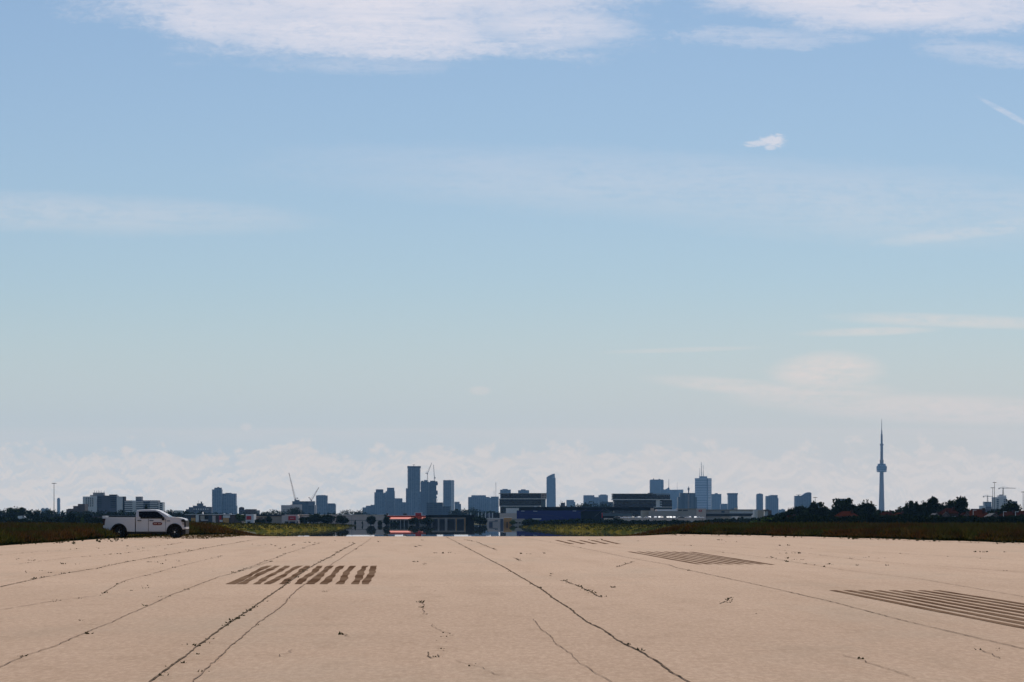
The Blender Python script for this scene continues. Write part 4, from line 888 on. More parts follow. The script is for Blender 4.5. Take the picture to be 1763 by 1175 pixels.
# --- observation tower
D = 12500; k = D / F; tw = empty('observation_tower', (PX(1518, D), D, GZ), 'very tall slender concrete observation tower with round pod and needle mast', 'tower')
X0 = PX(1518, D); zz = lambda y: PZ(y, D)
mb = MB()                                              # three-winged tapering shaft
prof = [(889, 5.6), (878, 5.1), (855, 4.5), (835, 4.0), (815, 3.5), (813, 3.4)]
n0 = 0
for i, (y, h) in enumerate(prof):
    h *= k
    for q in range(12):
        a = 2 * math.pi * q / 12 + .26; rr_ = h * (1.0 if q % 4 in (0, 1) else .62); mb.v.append((X0 + rr_ * math.cos(a), D + rr_ * math.sin(a), zz(y)))
    if i:
        for q in range(12): a0 = (i - 1) * 12 + q; a1 = (i - 1) * 12 + (q + 1) % 12; mb.f.append((a0, a1, a1 + 12, a0 + 12))
mb.f.append(tuple(range(11, -1, -1))); mb.f.append(tuple(range(len(mb.v) - 12, len(mb.v)))); mb.build('shaft', 'far_concrete', tw)
MB().lathe([(a * k, zz(y)) for a, y in ((3.4, 813.6), (7.6, 813.2), (8.7, 812), (8.8, 810.8), (7.9, 810.3), (8.9, 809.5), (9.1, 806), (8.9, 803), (7.2, 801.8), (7.0, 799), (3.2, 798.4))], X0, D, 24).build('observation_pod', FB, tw)
MB().lathe([(9.25 * k, zz(811.6)), (9.3 * k, zz(810.8)), (7.0 * k, zz(810.7))], X0, D, 24).build('radome_ring', 'pale_wall', tw)
MB().lathe([(a * k, zz(y)) for a, y in ((3.2, 799), (3.3, 793.5), (3.6, 793.2), (3.6, 792.4), (2.5, 792), (2.3, 767.5))], X0, D, 12).build('upper_shaft', 'far_concrete', tw)
MB().lathe([(a * k, zz(y)) for a, y in ((2.2, 767.8), (3.1, 767), (3.1, 764.8), (1.9, 764.2))], X0, D, 16).build('upper_deck', 'far_concrete', tw)
MB().lathe([(a * k, zz(y)) for a, y in ((1.9, 765), (1.6, 748), (1.1, 747.5), (.95, 741), (.55, 740), (.45, 731), (.2, 721.5))], X0, D, 10).build('antenna_mast', 'far_concrete', tw)

# --- far right blocks
rw = building('apartment_block', 'white stepped tower block behind the black tree on the far right', 3600, [
    ('wall', 1711.5, 1733, 856.3, None, 'apartment_white', 0, 18), ('wall', 1719, 1732.5, 853.2, 856.3, 'apartment_white', 2, 12), ('turret', 1721.5, 1727, 851.8, 853.2, 'concrete', 3, 6), ('wall', 1733, 1743, 861.5, None, 'apartment_white', 1, 16), ('wall', 1741, 1751.5, 863.2, None, 'concrete', 2, 16)])
for i in range(5):
    MB().box(PX(1716, 3600), PX(1719.5, 3600), 3599.5, 3599.95, PZ(861.5 + i * 3.2, 3600), PZ(859.8 + i * 3.2, 3600)).build('window', 'mid_blue', rw)
    MB().box(PX(1742, 3602), PX(1750.5, 3602), 3601.5, 3601.95, PZ(866.5 + i * 3.2, 3602), PZ(865 + i * 3.2, 3602)).build('window', 'apartment_grey', rw)
    MB().box(PX(1728, 3600), PX(1731, 3600), 3599.5, 3599.95, PZ(861.5 + i * 3.2, 3600), PZ(859.8 + i * 3.2, 3600)).build('window', 'apartment_grey', rw)
rc = building('construction_building', 'half built pale and blue block below the small hammerhead crane', 3900, [('wall', 1688.5, 1697, 871, None, 'apartment_white', 0, 14), ('facade', 1695, 1707, 864.3, None, FP, 3, 14), ('wall', 1692.8, 1694.2, 864, 871, 'pale_wall', 2, 3), ('wall', 1697, 1711, 872.5, None, 'apartment_grey', -1, 10)])
building('fence_wall', 'long low grey wall beneath the far right tower blocks', 2400, [('wall', 1672, 1722, 876.8, None, 'apartment_grey', 0, 3), ('coping', 1672, 1722, 876.3, 876.8, 'concrete', -.3, 3.6)], 'wall')
def hammer_crane(label, D, base, top, x0, x1):
    root = empty('tower_crane', (PX(base[0], D), D, PZ(base[1], D)), label, 'crane', 'cranes on the skyline')
    lattice(root, 'mast', base, top, D, 1.6, 'steel', 10); y = top[1] + 1.2
    lattice(root, 'jib', (top[0], y), (x1, y + .3), D, 1.1, 'steel', 18); lattice(root, 'counter_jib', (top[0], y), (x0, y), D, 1.1, 'steel', 5)
    MB().box(PX(x0 - .3, D), PX(x0 + 1.2, D), D - 1, D + 1, PZ(y + 2, D), PZ(y, D)).build('counterweight', 'concrete', root)
    MB().tube((PX(top[0], D), D, PZ(top[1] - 1.5, D)), (PX(x1 - 8, D), D, PZ(y, D)), .10, None, 3).tube((PX(top[0], D), D, PZ(top[1] - 1.5, D)), (PX(x0, D), D, PZ(y, D)), .10, None, 3).build('cable', 'steel', root)
hammer_crane('large hammerhead crane over the white stepped tower block', 3650, (1727, 853), (1727, 839.5), 1719.5, 1749)
hammer_crane('small hammerhead crane over the half built pale block', 3950, (1700.3, 865), (1700.3, 853.5), 1693, 1709)

# --- light masts
def mast(label, px, ytop, D, heads=4, r=.28):
    g = gz(px, D); root = empty('light_mast', (PX(px, D), D, g), label, 'light mast', 'high light masts')
    zt = PZ(ytop, D); MB().tube((PX(px, D), D, g - .2), (PX(px, D), D, zt), r, r * .5, 8).build('pole', 'steel', root)
    MB().lathe([(.5, zt - .1), (1.0, zt + .15), (.5, zt + .3)], PX(px, D), D, 10).build('crown_ring', 'steel', root)
    for i in range(heads):
        a = 6.283 * i / heads + .4; x, y = PX(px, D) + 1.15 * math.cos(a), D + 1.15 * math.sin(a); MB().box(x - .35, x + .35, y - .3, y + .3, zt - .15, zt + .12).build('lamp_head', 'steel', root)
mast('tall thin light mast alone on the left skyline', 93, 832.7, 1700, 4)
mast('light mast among the trees by the curved top tower', 1403.5, 857, 1700, 4, .22)
mast('shorter of the two light masts left of the white stepped tower block', 1709.3, 840.3, 1700, 4)
mast('taller of the two light masts left of the white stepped tower block', 1712.3, 831, 1900, 4)
mast('light mast at the very right edge of the view', 1761.5, 847.5, 1700, 4)
def pole(label, px, y0, y1, D, mat='white', r=.12):
    g = PZ(y0, D); root = empty('lamp_post', (PX(px, D), D, g), label, 'post', 'posts')
    MB().tube((PX(px, D), D, g - 1), (PX(px, D), D, PZ(y1, D)), r, r * .7, 6).build('pole', mat, root)
    MB().box(PX(px, D) - .1, PX(px, D) + 1.0, D - .15, D + .15, PZ(y1, D) - .05, PZ(y1, D) + .1).build('lamp_head', mat, root)
pole('white post before the orange roofed house on the right', 1675.5, 893, 879, 880); pole('short white post between the two right hand white posts', 1727.6, 890, 881.5, 880); pole('white post nearest the right edge', 1748.3, 893.5, 881.5, 880)
pole('thin dark lamp post before the long warehouse wall', 605.5, 903, 886.5, 1690, 'steel', .08)

# ------------------------------------------------------------------ shops and sheds along the far side of the runway
S = 1700; GB = None
lm_ = building('strip_mall', 'row of low mixed shops between the pickup and the small red sign', S, [
    ('roof', 318, 416, 885.7, 886.7, 'pale_wall', -.4, 16), ('wall', 318, 416, 886.7, None, 'brown_wall', 1, 14), ('shopfront', 318, 329, 888, None, 'mid_blue', 0, .9), ('shopfront', 329, 336.5, 892, None, 'orange_tan', -.2, .9), ('pillar', 337, 342, 887, None, 'pale_wall', -.4, 1),
    ('shopfront', 345, 352, 888, 896, 'tan_wall', 0, .9), ('canopy', 346, 358, 895.3, 896.6, 'pale_wall', -1, 1.6), ('shopfront', 353, 358, 889, 893, 'black', 0, .9), ('shopfront', 359, 365, 888, None, 'mid_blue', 0, .9), ('shopfront', 365.5, 371, 888, None, 'mauve_wall', 0, .9),
    ('shopfront', 377, 381, 888, None, 'red', 0, .9), ('awning', 378, 383, 895.5, 899, 'pale_wall', -1, 1.8), ('shopfront', 384, 396, 887.5, 892, 'pale_wall', 0, .9), ('shopfront', 384, 394, 892, None, 'orange_tan', 0, .9), ('shopfront', 398, 403, 889, None, 'brown_wall', 0, .9), ('roof_unit', 384.5, 387, 884.7, 885.7, 'white', 2, 3), ('roof_unit', 395, 398, 884.8, 885.7, 'white', 2, 3), ('roof_unit', 348, 350, 882, 885.7, 'pale_wall', 4, 2)], 'shops')
building('store', 'white corner store front with a small dark red sign', S - 20, [('wall', 423, 437, 885.6, None, 'pale_wall', 0, 16), ('sign_panel', 424, 432.3, 888.8, 895.2, 'red', -.4, .3), ('door', 426, 431, 898, None, 'dark_glass', -.3, .2)], 'store')
building('store', 'long brown roofed shop between the two stores with red signs', S, [('wall', 437, 486, 889, None, 'tan_wall', 0, 16), ('roof', 436.5, 489.5, 886.1, 889, 'dark_roof', -1, 18), ('shopfront', 441, 452, 891, None, 'brown_wall', -.4, .3), ('shopfront', 455, 466, 891, None, 'brown_wall', -.4, .3)], 'store')
rs = building('store', 'pale store front with a large red sign board', S - 20, [('wall', 485, 514, 888, None, 'mauve_wall', 0, 20), ('wall', 491, 512.5, 886.5, 888, 'mauve_wall', .3, 14), ('sign_panel', 496.3, 509.2, 889, 896, 'red', -.5, .4), ('door', 490.5, 496.5, 898, None, 'dark_glass', -.3, .2), ('door', 498.5, 508, 898, None, 'dark_glass', -.3, .2), ('window', 511, 513, 898, 900.5, 'dark_glass', -.3, .25)], 'store')
for i in range(3): MB().box(PX(500 + i * 2, S - 20.6), PX(501.2 + i * 2, S - 20.6), S - 20.8, S - 20.6, PZ(893.3, S - 20), PZ(892, S - 20)).build('lettering', 'mauve_wall', rs)
building('store', 'tan shop wing with a porch frame between the red sign store and the warehouse', S - 10, [('wall', 514, 568, 886.6, None, 'tan_wall', 2, 18), ('roof', 514, 568, 886.0, 886.8, 'pale_wall', 1, 20), ('porch_beam', 519, 531, 889, 890.6, 'mauve_wall', -1, 2), ('porch_column', 529.5, 531, 890.6, None, 'pale_wall', -1, 1), ('shopfront', 515, 529, 891, None, 'brown_wall', 1.4, .5), ('sign_panel', 545, 552, 887, 890, 'pale_wall', 1.2, .6)], 'store')
wh_ = building('warehouse', 'long blank grey tan warehouse wall with white roof edge', S, [('wall', 566, 664, 887.3, None, 'mauve_wall', 0, 40), ('roof', 565.6, 664.6, 886.6, 887.3, 'pale_wall', -.4, 41), ('wall_band', 584, 664, 896, 896.6, 'brick', -.06, .05), ('downpipe', 581, 581.6, 887.6, None, 'steel', -.3, .2)], 'warehouse')
hd = building('hardware_store', 'store with a long bright orange fascia and raised white framed red sign', S, [
    ('wall', 664, 733, 888.4, None, 'grey_wall', 1.5, 40), ('roof_edge', 665.5, 733.4, 887.4, 888.2, 'pale_wall', -.2, 2), ('sign_panel', 715, 725.5, 883.4, 888.2, 'red', -.5, .5), ('canopy', 670, 702, 893.8, 895.6, 'pale_wall', -1.0, 2.4), ('entrance', 672, 702, 896.8, None, 'dark_glass', 1.0, .4), ('entrance', 716, 722, 895.8, None, 'dark_glass', 1.0, .4), ('roof_unit', 694, 700, 884.5, 887.4, 'dark_roof', 12, 6), ('roof_unit', 665, 668, 884, 887.4, 'dark_roof', 12, 4)], 'store')
mb = MB(); zt_, zb_ = PZ(888.2, S), PZ(893.8, S); xa, xb = PX(666, S), PX(733, S)
mb.v = [(xa, S - 2.6, zb_), (xb, S - 2.6, zb_), (xb, S + 1.4, zb_), (xa, S + 1.4, zb_), (xa, S + .6, zt_), (xb, S + .6, zt_), (xb, S + 1.4, zt_), (xa, S + 1.4, zt_)]
mb.f = [(0, 3, 2, 1), (4, 5, 6, 7), (0, 1, 5, 4), (1, 2, 6, 5), (2, 3, 7, 6), (3, 0, 4, 7)]
mb.build('fascia', 'orange', hd)
for x0, x1, y0, y1 in ((713.8, 727, 882.3, 883.4), (713.8, 715, 883.4, 888.2), (725.5, 727, 883.4, 888.2)): MB().box(PX(x0, S - .6), PX(x1, S - .6), S - .7, S - .1, PZ(y1, S), PZ(y0, S)).build('sign_frame', 'white', hd)
for i in range(4): MB().box(PX(676 + i * 6.5, S - .9), PX(676.7 + i * 6.5, S - .9), S - .9, S - .4, GZ - .3, PZ(895.6, S)).build('canopy_post', 'pale_wall', hd)
cl = building('colonnade_shops', 'row of dark framed shop bays under a black roof', S - 5, [('roof', 733, 817, 887.2, 891.2, 'black', 0, 18), ('wall', 734, 802, 891.2, None, 'grey_wall', 1, 16), ('wall', 802, 816, 890, None, 'black', .4, 16)], 'shops')
for x0, x1 in ((736, 743), (745, 754), (757, 766), (770.5, 783.5), (786.5, 799)): MB().box(PX(x0, S), PX(x1, S), S - 4.4, S - 4.05, GZ, PZ(894, S)).build('shop_window', 'dark_glass', cl)
for x0 in (785, 800): MB().box(PX(x0, S), PX(x0 + 1.4, S), S - 4.9, S - 4.05, GZ, PZ(893, S)).build('pillar', 'orange_tan', cl)
building('shop_block', 'pale block with faded signs between the ball tree and the orange tan wall', S - 30, [('wall', 838, 867, 893.2, None, 'mauve_wall', 0, 14), ('roof', 838, 866, 892.6, 893.2, 'white', -.2, 14.5), ('sign_panel', 842, 857, 898, 898.8, 'steel', -.3, .25), ('shopfront', 842, 848, 899.4, None, 'apartment_grey', -.2, .15), ('shopfront', 861.5, 866.4, 893.6, None, 'apartment_grey', -.3, .25), ('window', 852, 857, 896, 897, 'mid_blue', -.2, .15)], 'shop')
building('shop_block', 'orange tan painted block in the middle of the far shops', S - 25, [('wall', 867.3, 881, 892, None, 'orange_tan', 0, 12), ('roof', 866.8, 881.5, 891.4, 892, 'pale_wall', -.3, 12.6), ('door', 872, 874, 899, None, 'brown_wall', -.15, .1)], 'shop')
building('shop_block', 'tan block with two dark openings left of the navy shed', S - 30, [('wall', 881.5, 903, 894.3, None, 'tan_wall', 0, 12), ('roof', 881.5, 903.4, 893.6, 894.3, 'concrete', -.3, 12.6), ('window', 887.4, 891, 899.5, 901.6, 'black', -.15, .1), ('window', 893, 896.4, 899.5, 901.6, 'black', -.15, .1)], 'shop')
building('store', 'small white roofed shelter in front of the navy shed', 1750, [('roof', 917, 932, 893.2, 894.6, 'white', 0, 6), ('wall', 922, 929, 894.6, None, 'apartment_grey', .5, 5)], 'shelter')
gh = building('glass_hall', 'low glass hall with red frame left of the parking wall', 1950, [('glass_wall', 1037.5, 1088, 884.6, 888.6, 'cyan_glass', 0, 12), ('roof', 1036, 1090, 883.2, 884.6, 'apartment_grey', -.4, 13), ('frame', 1036, 1037.5, 883.6, 892, 'red', -.6, 1), ('wall', 1036, 1090, 888.6, None, 'black', .5, 12)], 'hall')
wl_ = building('parking_wall', 'long pinkish grey parapet wall with parked cars behind it', 1850, [('wall', 1040, 1215, 892.4, 897.4, 'mauve_wall', 0, 1), ('base', 1040, 1215, 897.4, 898.4, 'brick', .2, .6), ('deck', 1041, 1214, 893.1, 894, 'concrete', 1.1, 26), ('wall', 1042, 1060, 898.4, None, 'mauve_wall', .4, .4), ('column', 1090, 1092, 898.4, None, 'concrete', .3, .5), ('column', 1130, 1132, 898.4, None, 'concrete', .3, .5), ('column', 1170, 1172, 898.4, None, 'concrete', .3, .5)], 'wall')
building('container', 'grey container with orange end below the parking wall', 1560, [('body', 1166, 1181, 896.3, 904.5, 'apartment_grey', 0, 3), ('door', 1181, 1184.6, 896.3, 904.5, 'orange_tan', 0, 3), ('stripe', 1172, 1177, 902.5, 903.3, 'white', -.06, .05)], 'container')
building('trailer', 'pale trailer right of the orange ended container', 1560, [('body', 1186, 1193.5, 897.3, 901.5, 'pale_wall', 0, 2.6), ('undercarriage', 1186.5, 1193, 901.5, 904.5, 'black', .2, 2)], 'trailer')
building('trailer', 'long white roofed trailer row before the dark mall end', 1700, [('body', 1215, 1247, 896.2, 897.8, 'white', 0, 4), ('side', 1215, 1247, 897.8, 902, 'black', .2, 3.6)], 'trailer')
building('tent', 'small grey white tent right of the round bush', 1500, [('canvas', 1217, 1229, 901, 905.3, 'pale_wall', 0, 3), ('ridge', 1219, 1227, 900.2, 901, 'white', .5, 2)], 'tent')
ml = building('mall', 'long grey shopping mall with dark lettering and a red sign', 2300, [
    ('wall', 1106, 1126, 875.3, None, 'tan_wall', 3, 30), ('wall', 1117, 1167, 880.5, None, 'grey_wall', 0, 30), ('roof', 1131, 1166.5, 877.4, 880.2, 'metal_roof', 2, 30), ('wall', 1167, 1199, 876.6, None, 'grey_wall', .5, 30), ('wall', 1199, 1215.5, 876.6, None, 'mauve_wall', -.6, 30), ('sign_panel', 1202.8, 1208.4, 878.2, 881.4, 'red', -1.0, .3),
    ('parapet', 1167, 1216, 875.8, 876.6, 'concrete', 0, 31), ('wall', 1216, 1256, 879, None, 'grey_wall', 2, 30), ('roof', 1216, 1305, 877.4, 879, 'concrete', 1, 34), ('window', 1242, 1247.5, 880.2, 883, 'mid_blue', 1.6, .3), ('wall', 1256, 1305, 878.9, None, 'pale_wall', 2.5, 30), ('glass_band', 1216, 1300, 885, 889, 'dark_glass', .8, .6), ('fascia', 1216, 1305, 883.6, 885, 'concrete', .2, 1), ('roof_box', 1265, 1270, 874.8, 877.4, 'tan_wall', 6, 6), ('roof_unit', 1260, 1263, 876.3, 877.4, 'dark_roof', 6, 3)], 'mall')
for i in range(8):
    if i != 3: MB().box(PX(1168 + i * 2.05, 2300), PX(1169.5 + i * 2.05, 2300), 2300.1, 2300.45, PZ(880.2, 2300), PZ(878, 2300)).build('lettering', 'dark_glass', ml)
MB().box(PX(1204.2, 2298.9), PX(1207, 2298.9), 2298.85, 2298.98, PZ(880.2, 2299), PZ(879.4, 2299)).build('lettering', 'mauve_wall', ml)
tg = building('gateway_building', 'brown and tan gateway building framing a white opening', 1700, [('wall', 1299, 1309, 878.5, None, 'pale_wall', 2, 12), ('wall', 1305.5, 1315.5, 878.6, None, 'tan_wall', 0, 10), ('beam', 1315.5, 1324, 877.6, 880.2, 'brown_wall', -.4, 10), ('pillar', 1322.6, 1324.6, 880.2, None, 'brown_wall', -.3, 1), ('white_panel', 1316, 1321.4, 880.2, 888.2, 'white', 1.0, .3), ('wall', 1324.6, 1328.5, 878.8, None, 'brown_wall', .3, 10), ('wall', 1315.5, 1322.6, 888.2, None, 'brown_wall', .2, 8)])
building('store', 'pale low store front with dark door right of the trailers', 1720, [('wall', 1243, 1258, 890.6, None, 'tan_wall', 0, 10), ('wall', 1262, 1272, 889.6, None, 'pale_wall', 1, 10), ('wall', 1296, 1309, 887, None, 'pale_wall', -1, 8), ('window', 1297, 1306.5, 885.6, 889.5, 'mid_blue', -1.4, .3), ('canopy', 1268, 1284, 896.3, 897.2, 'pale_wall', -1, 4)], 'store')

# --- parked cars whose roofs glint above the parking wall
def make_car(mat, label):
    root = empty('parked_car', (0, 0, 0), label, 'car', 'cars parked behind the parapet wall')
    body = [(-2.2, .35), (-2.25, .75), (-1.9, .92), (-1.1, .98), (-.5, 1.42), (.7, 1.45), (1.35, 1.0), (2.1, .9), (2.25, .6), (2.2, .32)]
    MB().prism(body, -.88, .88).build('body', mat, root, bevel=.06)
    MB().prism([(-.98, 1.0), (-.45, 1.36), (.62, 1.38), (1.12, 1.02)], -.90, .90).build('window', 'dark_glass', root)
    for sx_ in (-1.4, 1.4):
        for sy_ in (-.82, .82): MB().lathe([(.32, sy_ - .1), (.32, sy_ + .1)], sx_, .32, 14, 'y').build('wheel', 'black', root)
    for sy_ in (-.6, .6): MB().box(2.16, 2.27, sy_ - .18, sy_ + .18, .66, .8).build('headlight', 'white', root)
    return root
carm = {'white': plain('car_white', (.8, .8, .8), .25, .6, .03), 'silver': plain('car_silver', (.45, .46, .48), .25, .6, .03), 'dark': plain('car_dark', (.03, .035, .05), .2, .6, .03)}
cp = {kx: make_car(carm[kx], f'{kx} car parked behind the pinkish parapet wall') for kx in carm}
fst = {kx: True for kx in carm}
for row, (D, y0) in enumerate(((1852.6, 892.9), (1860, 892.9))):
    px = 1062 + row * 4
    while px < 1208:
        kx = random.choice(['white', 'white', 'silver', 'white', 'white', 'silver', 'dark'])
        if fst[kx]: o = cp[kx]; fst[kx] = False
        else: o = copy_tree(cp[kx])
        o.location = (PX(px, D), D, PZ(893.0, 1851.2) + (-.02 if row == 0 else .0)); o.rotation_euler.z = random.choice([0, math.pi, 1.57, 1.5]) + random.gauss(0, .04)
        px += random.uniform(9, 15) if row == 0 else random.uniform(11, 20)
vn = empty('van', (PX(39, 1500), 1500, gz(39, 1500)), 'white van at the far left beyond the field', 'van')
zb = PZ(895.5, 1500)
vn.location.z = zb
MB().prism([(PX(39, 1500) + a, zb + z) for a, z in ((-2.4, .4), (-2.45, 1.9), (-2.2, 2.1), (1.0, 2.1), (1.7, 1.3), (2.4, 1.1), (2.45, .4))], 1499, 1501).build('body', carm['white'], vn)
MB().prism([(PX(39, 1500) + a, zb + z) for a, z in ((.1, 1.35), (.1, 1.9), (.95, 1.9), (1.45, 1.35))], 1498.9, 1501.1).build('window', 'dark_glass', vn)
for a in (-1.5, 1.5): MB().lathe([(.36, 1498.95), (.36, 1499.2)], PX(39, 1500) + a, zb + .36, 14, 'y').build('wheel', 'black', vn)
building('low_wall', 'pale low wall at the far edge of the left field', 1450, [('wall', 0, 86, 894.3, 896.5, 'concrete', 0, .6), ('coping', 0, 86, 894, 894.3, 'pale_wall', -.1, .8)], 'wall')
building('shed', 'blue grey shed roof beyond the left field', 1700, [('wall', 35, 53, 889.5, 895.5, 'apartment_grey', 0, 8), ('roof', 34.5, 53.5, 888.3, 889.5, 'concrete', -.5, 9)], 'shed')
building('shed', 'long dark low shed between the left trees and the pickup bed', 1700, [('wall', 85, 175, 890, 896, 'brown_wall', 0, 8), ('roof', 84, 176, 888.8, 890, 'dark_roof', -.5, 9), ('door', 112, 114, 891, 896, 'pale_wall', -.1, .1), ('door', 152, 160, 890.5, 896, 'apartment_grey', -.1, .1)], 'shed')
building('shed', 'long dark shed roof showing behind the pickup bed', 1650, [('wall', 176, 240, 889.5, 896, 'brown_wall', 0, 8), ('roof', 175, 240, 888.2, 889.5, 'steel', -.5, 9)], 'shed')

# --- houses on the right
def house(label, cx, wpx, ye, yr, D, roof='tile_roof', gable=True, wall='brick', trim=True):
    g = gz(cx, D); root = empty('house', (PX(cx, D), D, g), label, 'house', 'brick houses on the right')
    x0, x1 = PX(cx - wpx / 2, D), PX(cx + wpx / 2, D); ze, zr = PZ(ye, D), PZ(yr, D); dep = 9
    MB().box(x0, x1, D, D + dep, g - .3, ze).build('wall', wall, root)
    mb = MB(); e = .4; xm = (x0 + x1) / 2
    if gable: mb.prism([(x0 - e, ze), (xm, zr), (x1 + e, ze)], D - .5, D + dep + .5)
    else:
        mb.v = [(x0 - e, D - e, ze), (x1 + e, D - e, ze), (x1 + e, D + dep + e, ze), (x0 - e, D + dep + e, ze), (x0 + (x1 - x0) * .28, D + dep / 2, zr), (x0 + (x1 - x0) * .72, D + dep / 2, zr)]
        mb.f = [(0, 1, 5, 4), (1, 2, 5), (2, 3, 4, 5), (3, 0, 4), (3, 2, 1, 0)]
    mb.build('roof', roof, root)
    if gable:
        for s_ in (-1, 1): xa = xm + s_ * (x1 - x0) / 2 * 1.08; MB().tube((xa, D - .55, ze), (xm, D - .55, zr), .06, None, 4).build('barge_board', 'concrete', root)
        MB().prism([(x0 + .3, ze), (xm, zr - .35), (x1 - .3, ze)], D - .56, D - .52).build('gable_panel', 'brown_wall', root)
    for s_ in (-.22, .22):
        xw = xm + s_ * (x1 - x0); zw = ze - 1.7; fr = MB().box(xw - .5, xw + .5, D - .08, D - .01, zw - .65, zw + .65).build('window', 'white' if trim else 'brown_wall', root)
        MB().box(xw - .4, xw + .4, D - .12, D - .085, zw - .55, zw + .55).build('pane', 'dark_glass', fr)
    MB().box(x0 + (x1 - x0) * .7, x0 + (x1 - x0) * .7 + .8, D + 3, D + 4, ze, zr + .5).build('chimney', 'brick', root)
    return root
house('low house with reddish roof at the left end of the right wood', 1363, 22, 895, 888, 960, gable=False)
house('house with broad rounded orange roof below the pale slab tower', 1460, 34, 889, 880.5, 960, 'tile_roof_orange', False)
house('small house with rusty roof just right of the observation tower foot', 1529, 22, 887.5, 881.5, 980, 'tile_roof', False)
house('small brown roofed house second right of the observation tower', 1551, 16, 888, 883, 980, 'tile_roof_orange', False)
house('narrow white trimmed gabled house left of the red gabled house', 1612.5, 12, 891, 884, 940, 'dark_roof')
house('red gabled house with white trimmed front below the dome tree', 1628, 17, 891, 882, 940, 'tile_roof')
house('house with tall red hipped roof behind the white trimmed gables', 1637, 26, 884, 875.5, 965, 'tile_roof', False)
house('gabled house with white trim left of the wide orange roof', 1664, 14, 892, 883, 930, 'tile_roof')
house('house with the widest bright orange roof on the right', 1686, 42, 891, 877.5, 950, 'tile_roof_orange', False)
house('dark house with pale roof lines below the white tower block', 1712, 20, 891, 884, 930, 'dark_roof')
house('brown roofed house between the right hand white posts', 1741, 28, 889, 881, 950, 'tile_roof', False)
house('reddish house cut by the right edge of the view', 1768, 30, 887, 879.5, 960, 'tile_roof', False)
# small white markers in the field
for i, (lab, px, wd) in enumerate((('tiny white marker block leftmost on the right field', 1580, 2), ('small white marker block left of the largest one', 1600.5, 3), ('largest white marker block on the right field', 1605.8, 4), ('low white marker block right of the largest one', 1618.5, 4))):
    D = 300; x0, x1 = PX(px - wd / 2, D), PX(px + wd / 2, D); zt = PZ((907.5, 907.2, 906.8, 907.6)[i], D); g = gz(px, D)
    root = empty('marker_block', (x0, D, g), lab, 'marker', 'white field markers')
    MB().foot([(x0, D), (x1, D), (x1 - .02, D + .25), (x0 + .02, D + .25)], zt - .2, zt).build('block', 'white', root, bevel=.03); MB().box((x0 + x1) / 2 - .03, (x0 + x1) / 2 + .03, D + .1, D + .16, g - .1, zt - .2).build('stake', 'steel', root)

# ------------------------------------------------------------------ pickup truck
TD = 189.0; SC = 1 / 247.4 * (TD / 190)
TX0 = PX(160 + 150 / 9.794, TD)
tr = empty('pickup_truck', (TX0 + 2.9, TD + 1.0, 0.0), 'white extended cab pickup truck parked at the left edge of the runway', 'pickup truck')
def tx(zx): return TX0 + ((zx if zx < 1490 else 1490 + (zx - 1490) * .6) - 150) * SC
def tz(zy): return (648 - zy) * SC
paint = plain('truck_paint', (0.60, 0.58, 0.57), 0.35, 0.4, 0.03); M['truck_paint'] = paint
M['tyre'] = plain('tyre', (0.012, 0.012, 0.012), 0.85); M['rim'] = plain('rim', (0.10, 0.10, 0.11), 0.35, 0.5, metallic=.6); M['chrome'] = plain('chrome', (.6, .6, .62), .2, .5, metallic=.9)
M['tinted_glass'] = plain('tinted_glass', (0.006, 0.006, 0.008), 0.15, 0.25); M['trim_black'] = plain('trim_black', (0.01, 0.01, 0.011), 0.6); M['badge_red'] = plain('badge_red', (.13, .008, .008), .4, .4, .02)
M['lamp_red'] = plain('lamp_red', (.03, .006, .006), .25); M['lamp_glass'] = plain('lamp_glass', (.35, .3, .3), .15)
M['seam'] = plain('seam', (.03, .03, .03), .8)
W = 1.0; Y0, Y1 = TD, TD + 2 * W                      # near and far side of the body
def arch(cx, cz, r, n=12, a0=180, a1=0): return [(cx + r * math.cos(R(a0 + (a1 - a0) * i / n)), cz + r * math.sin(R(a0 + (a1 - a0) * i / n))) for i in range(n + 1)]
WR = .405; rx, fx = tx(438), tx(1378); wz = WR
ar = .50
low = [(tx(176), tz(470))] + [(tx(230), tz(525))] + arch(rx, wz + .03, ar) + [(tx(590), tz(540)), (tx(1220), tz(545))] + arch(fx, wz + .03, ar) + [(tx(1500), tz(500)), (tx(1590), tz(495)), (tx(1602), tz(440)), (tx(1600), tz(360)), (tx(1570), tz(326)), (tx(1440), tz(303)), (tx(1300), tz(296)), (tx(715), tz(296))]
low = [p for p in low]
bed_low = [p for p in low]
side = low + [(tx(715), tz(306)), (tx(168), tz(306)), (tx(160), tz(330))]
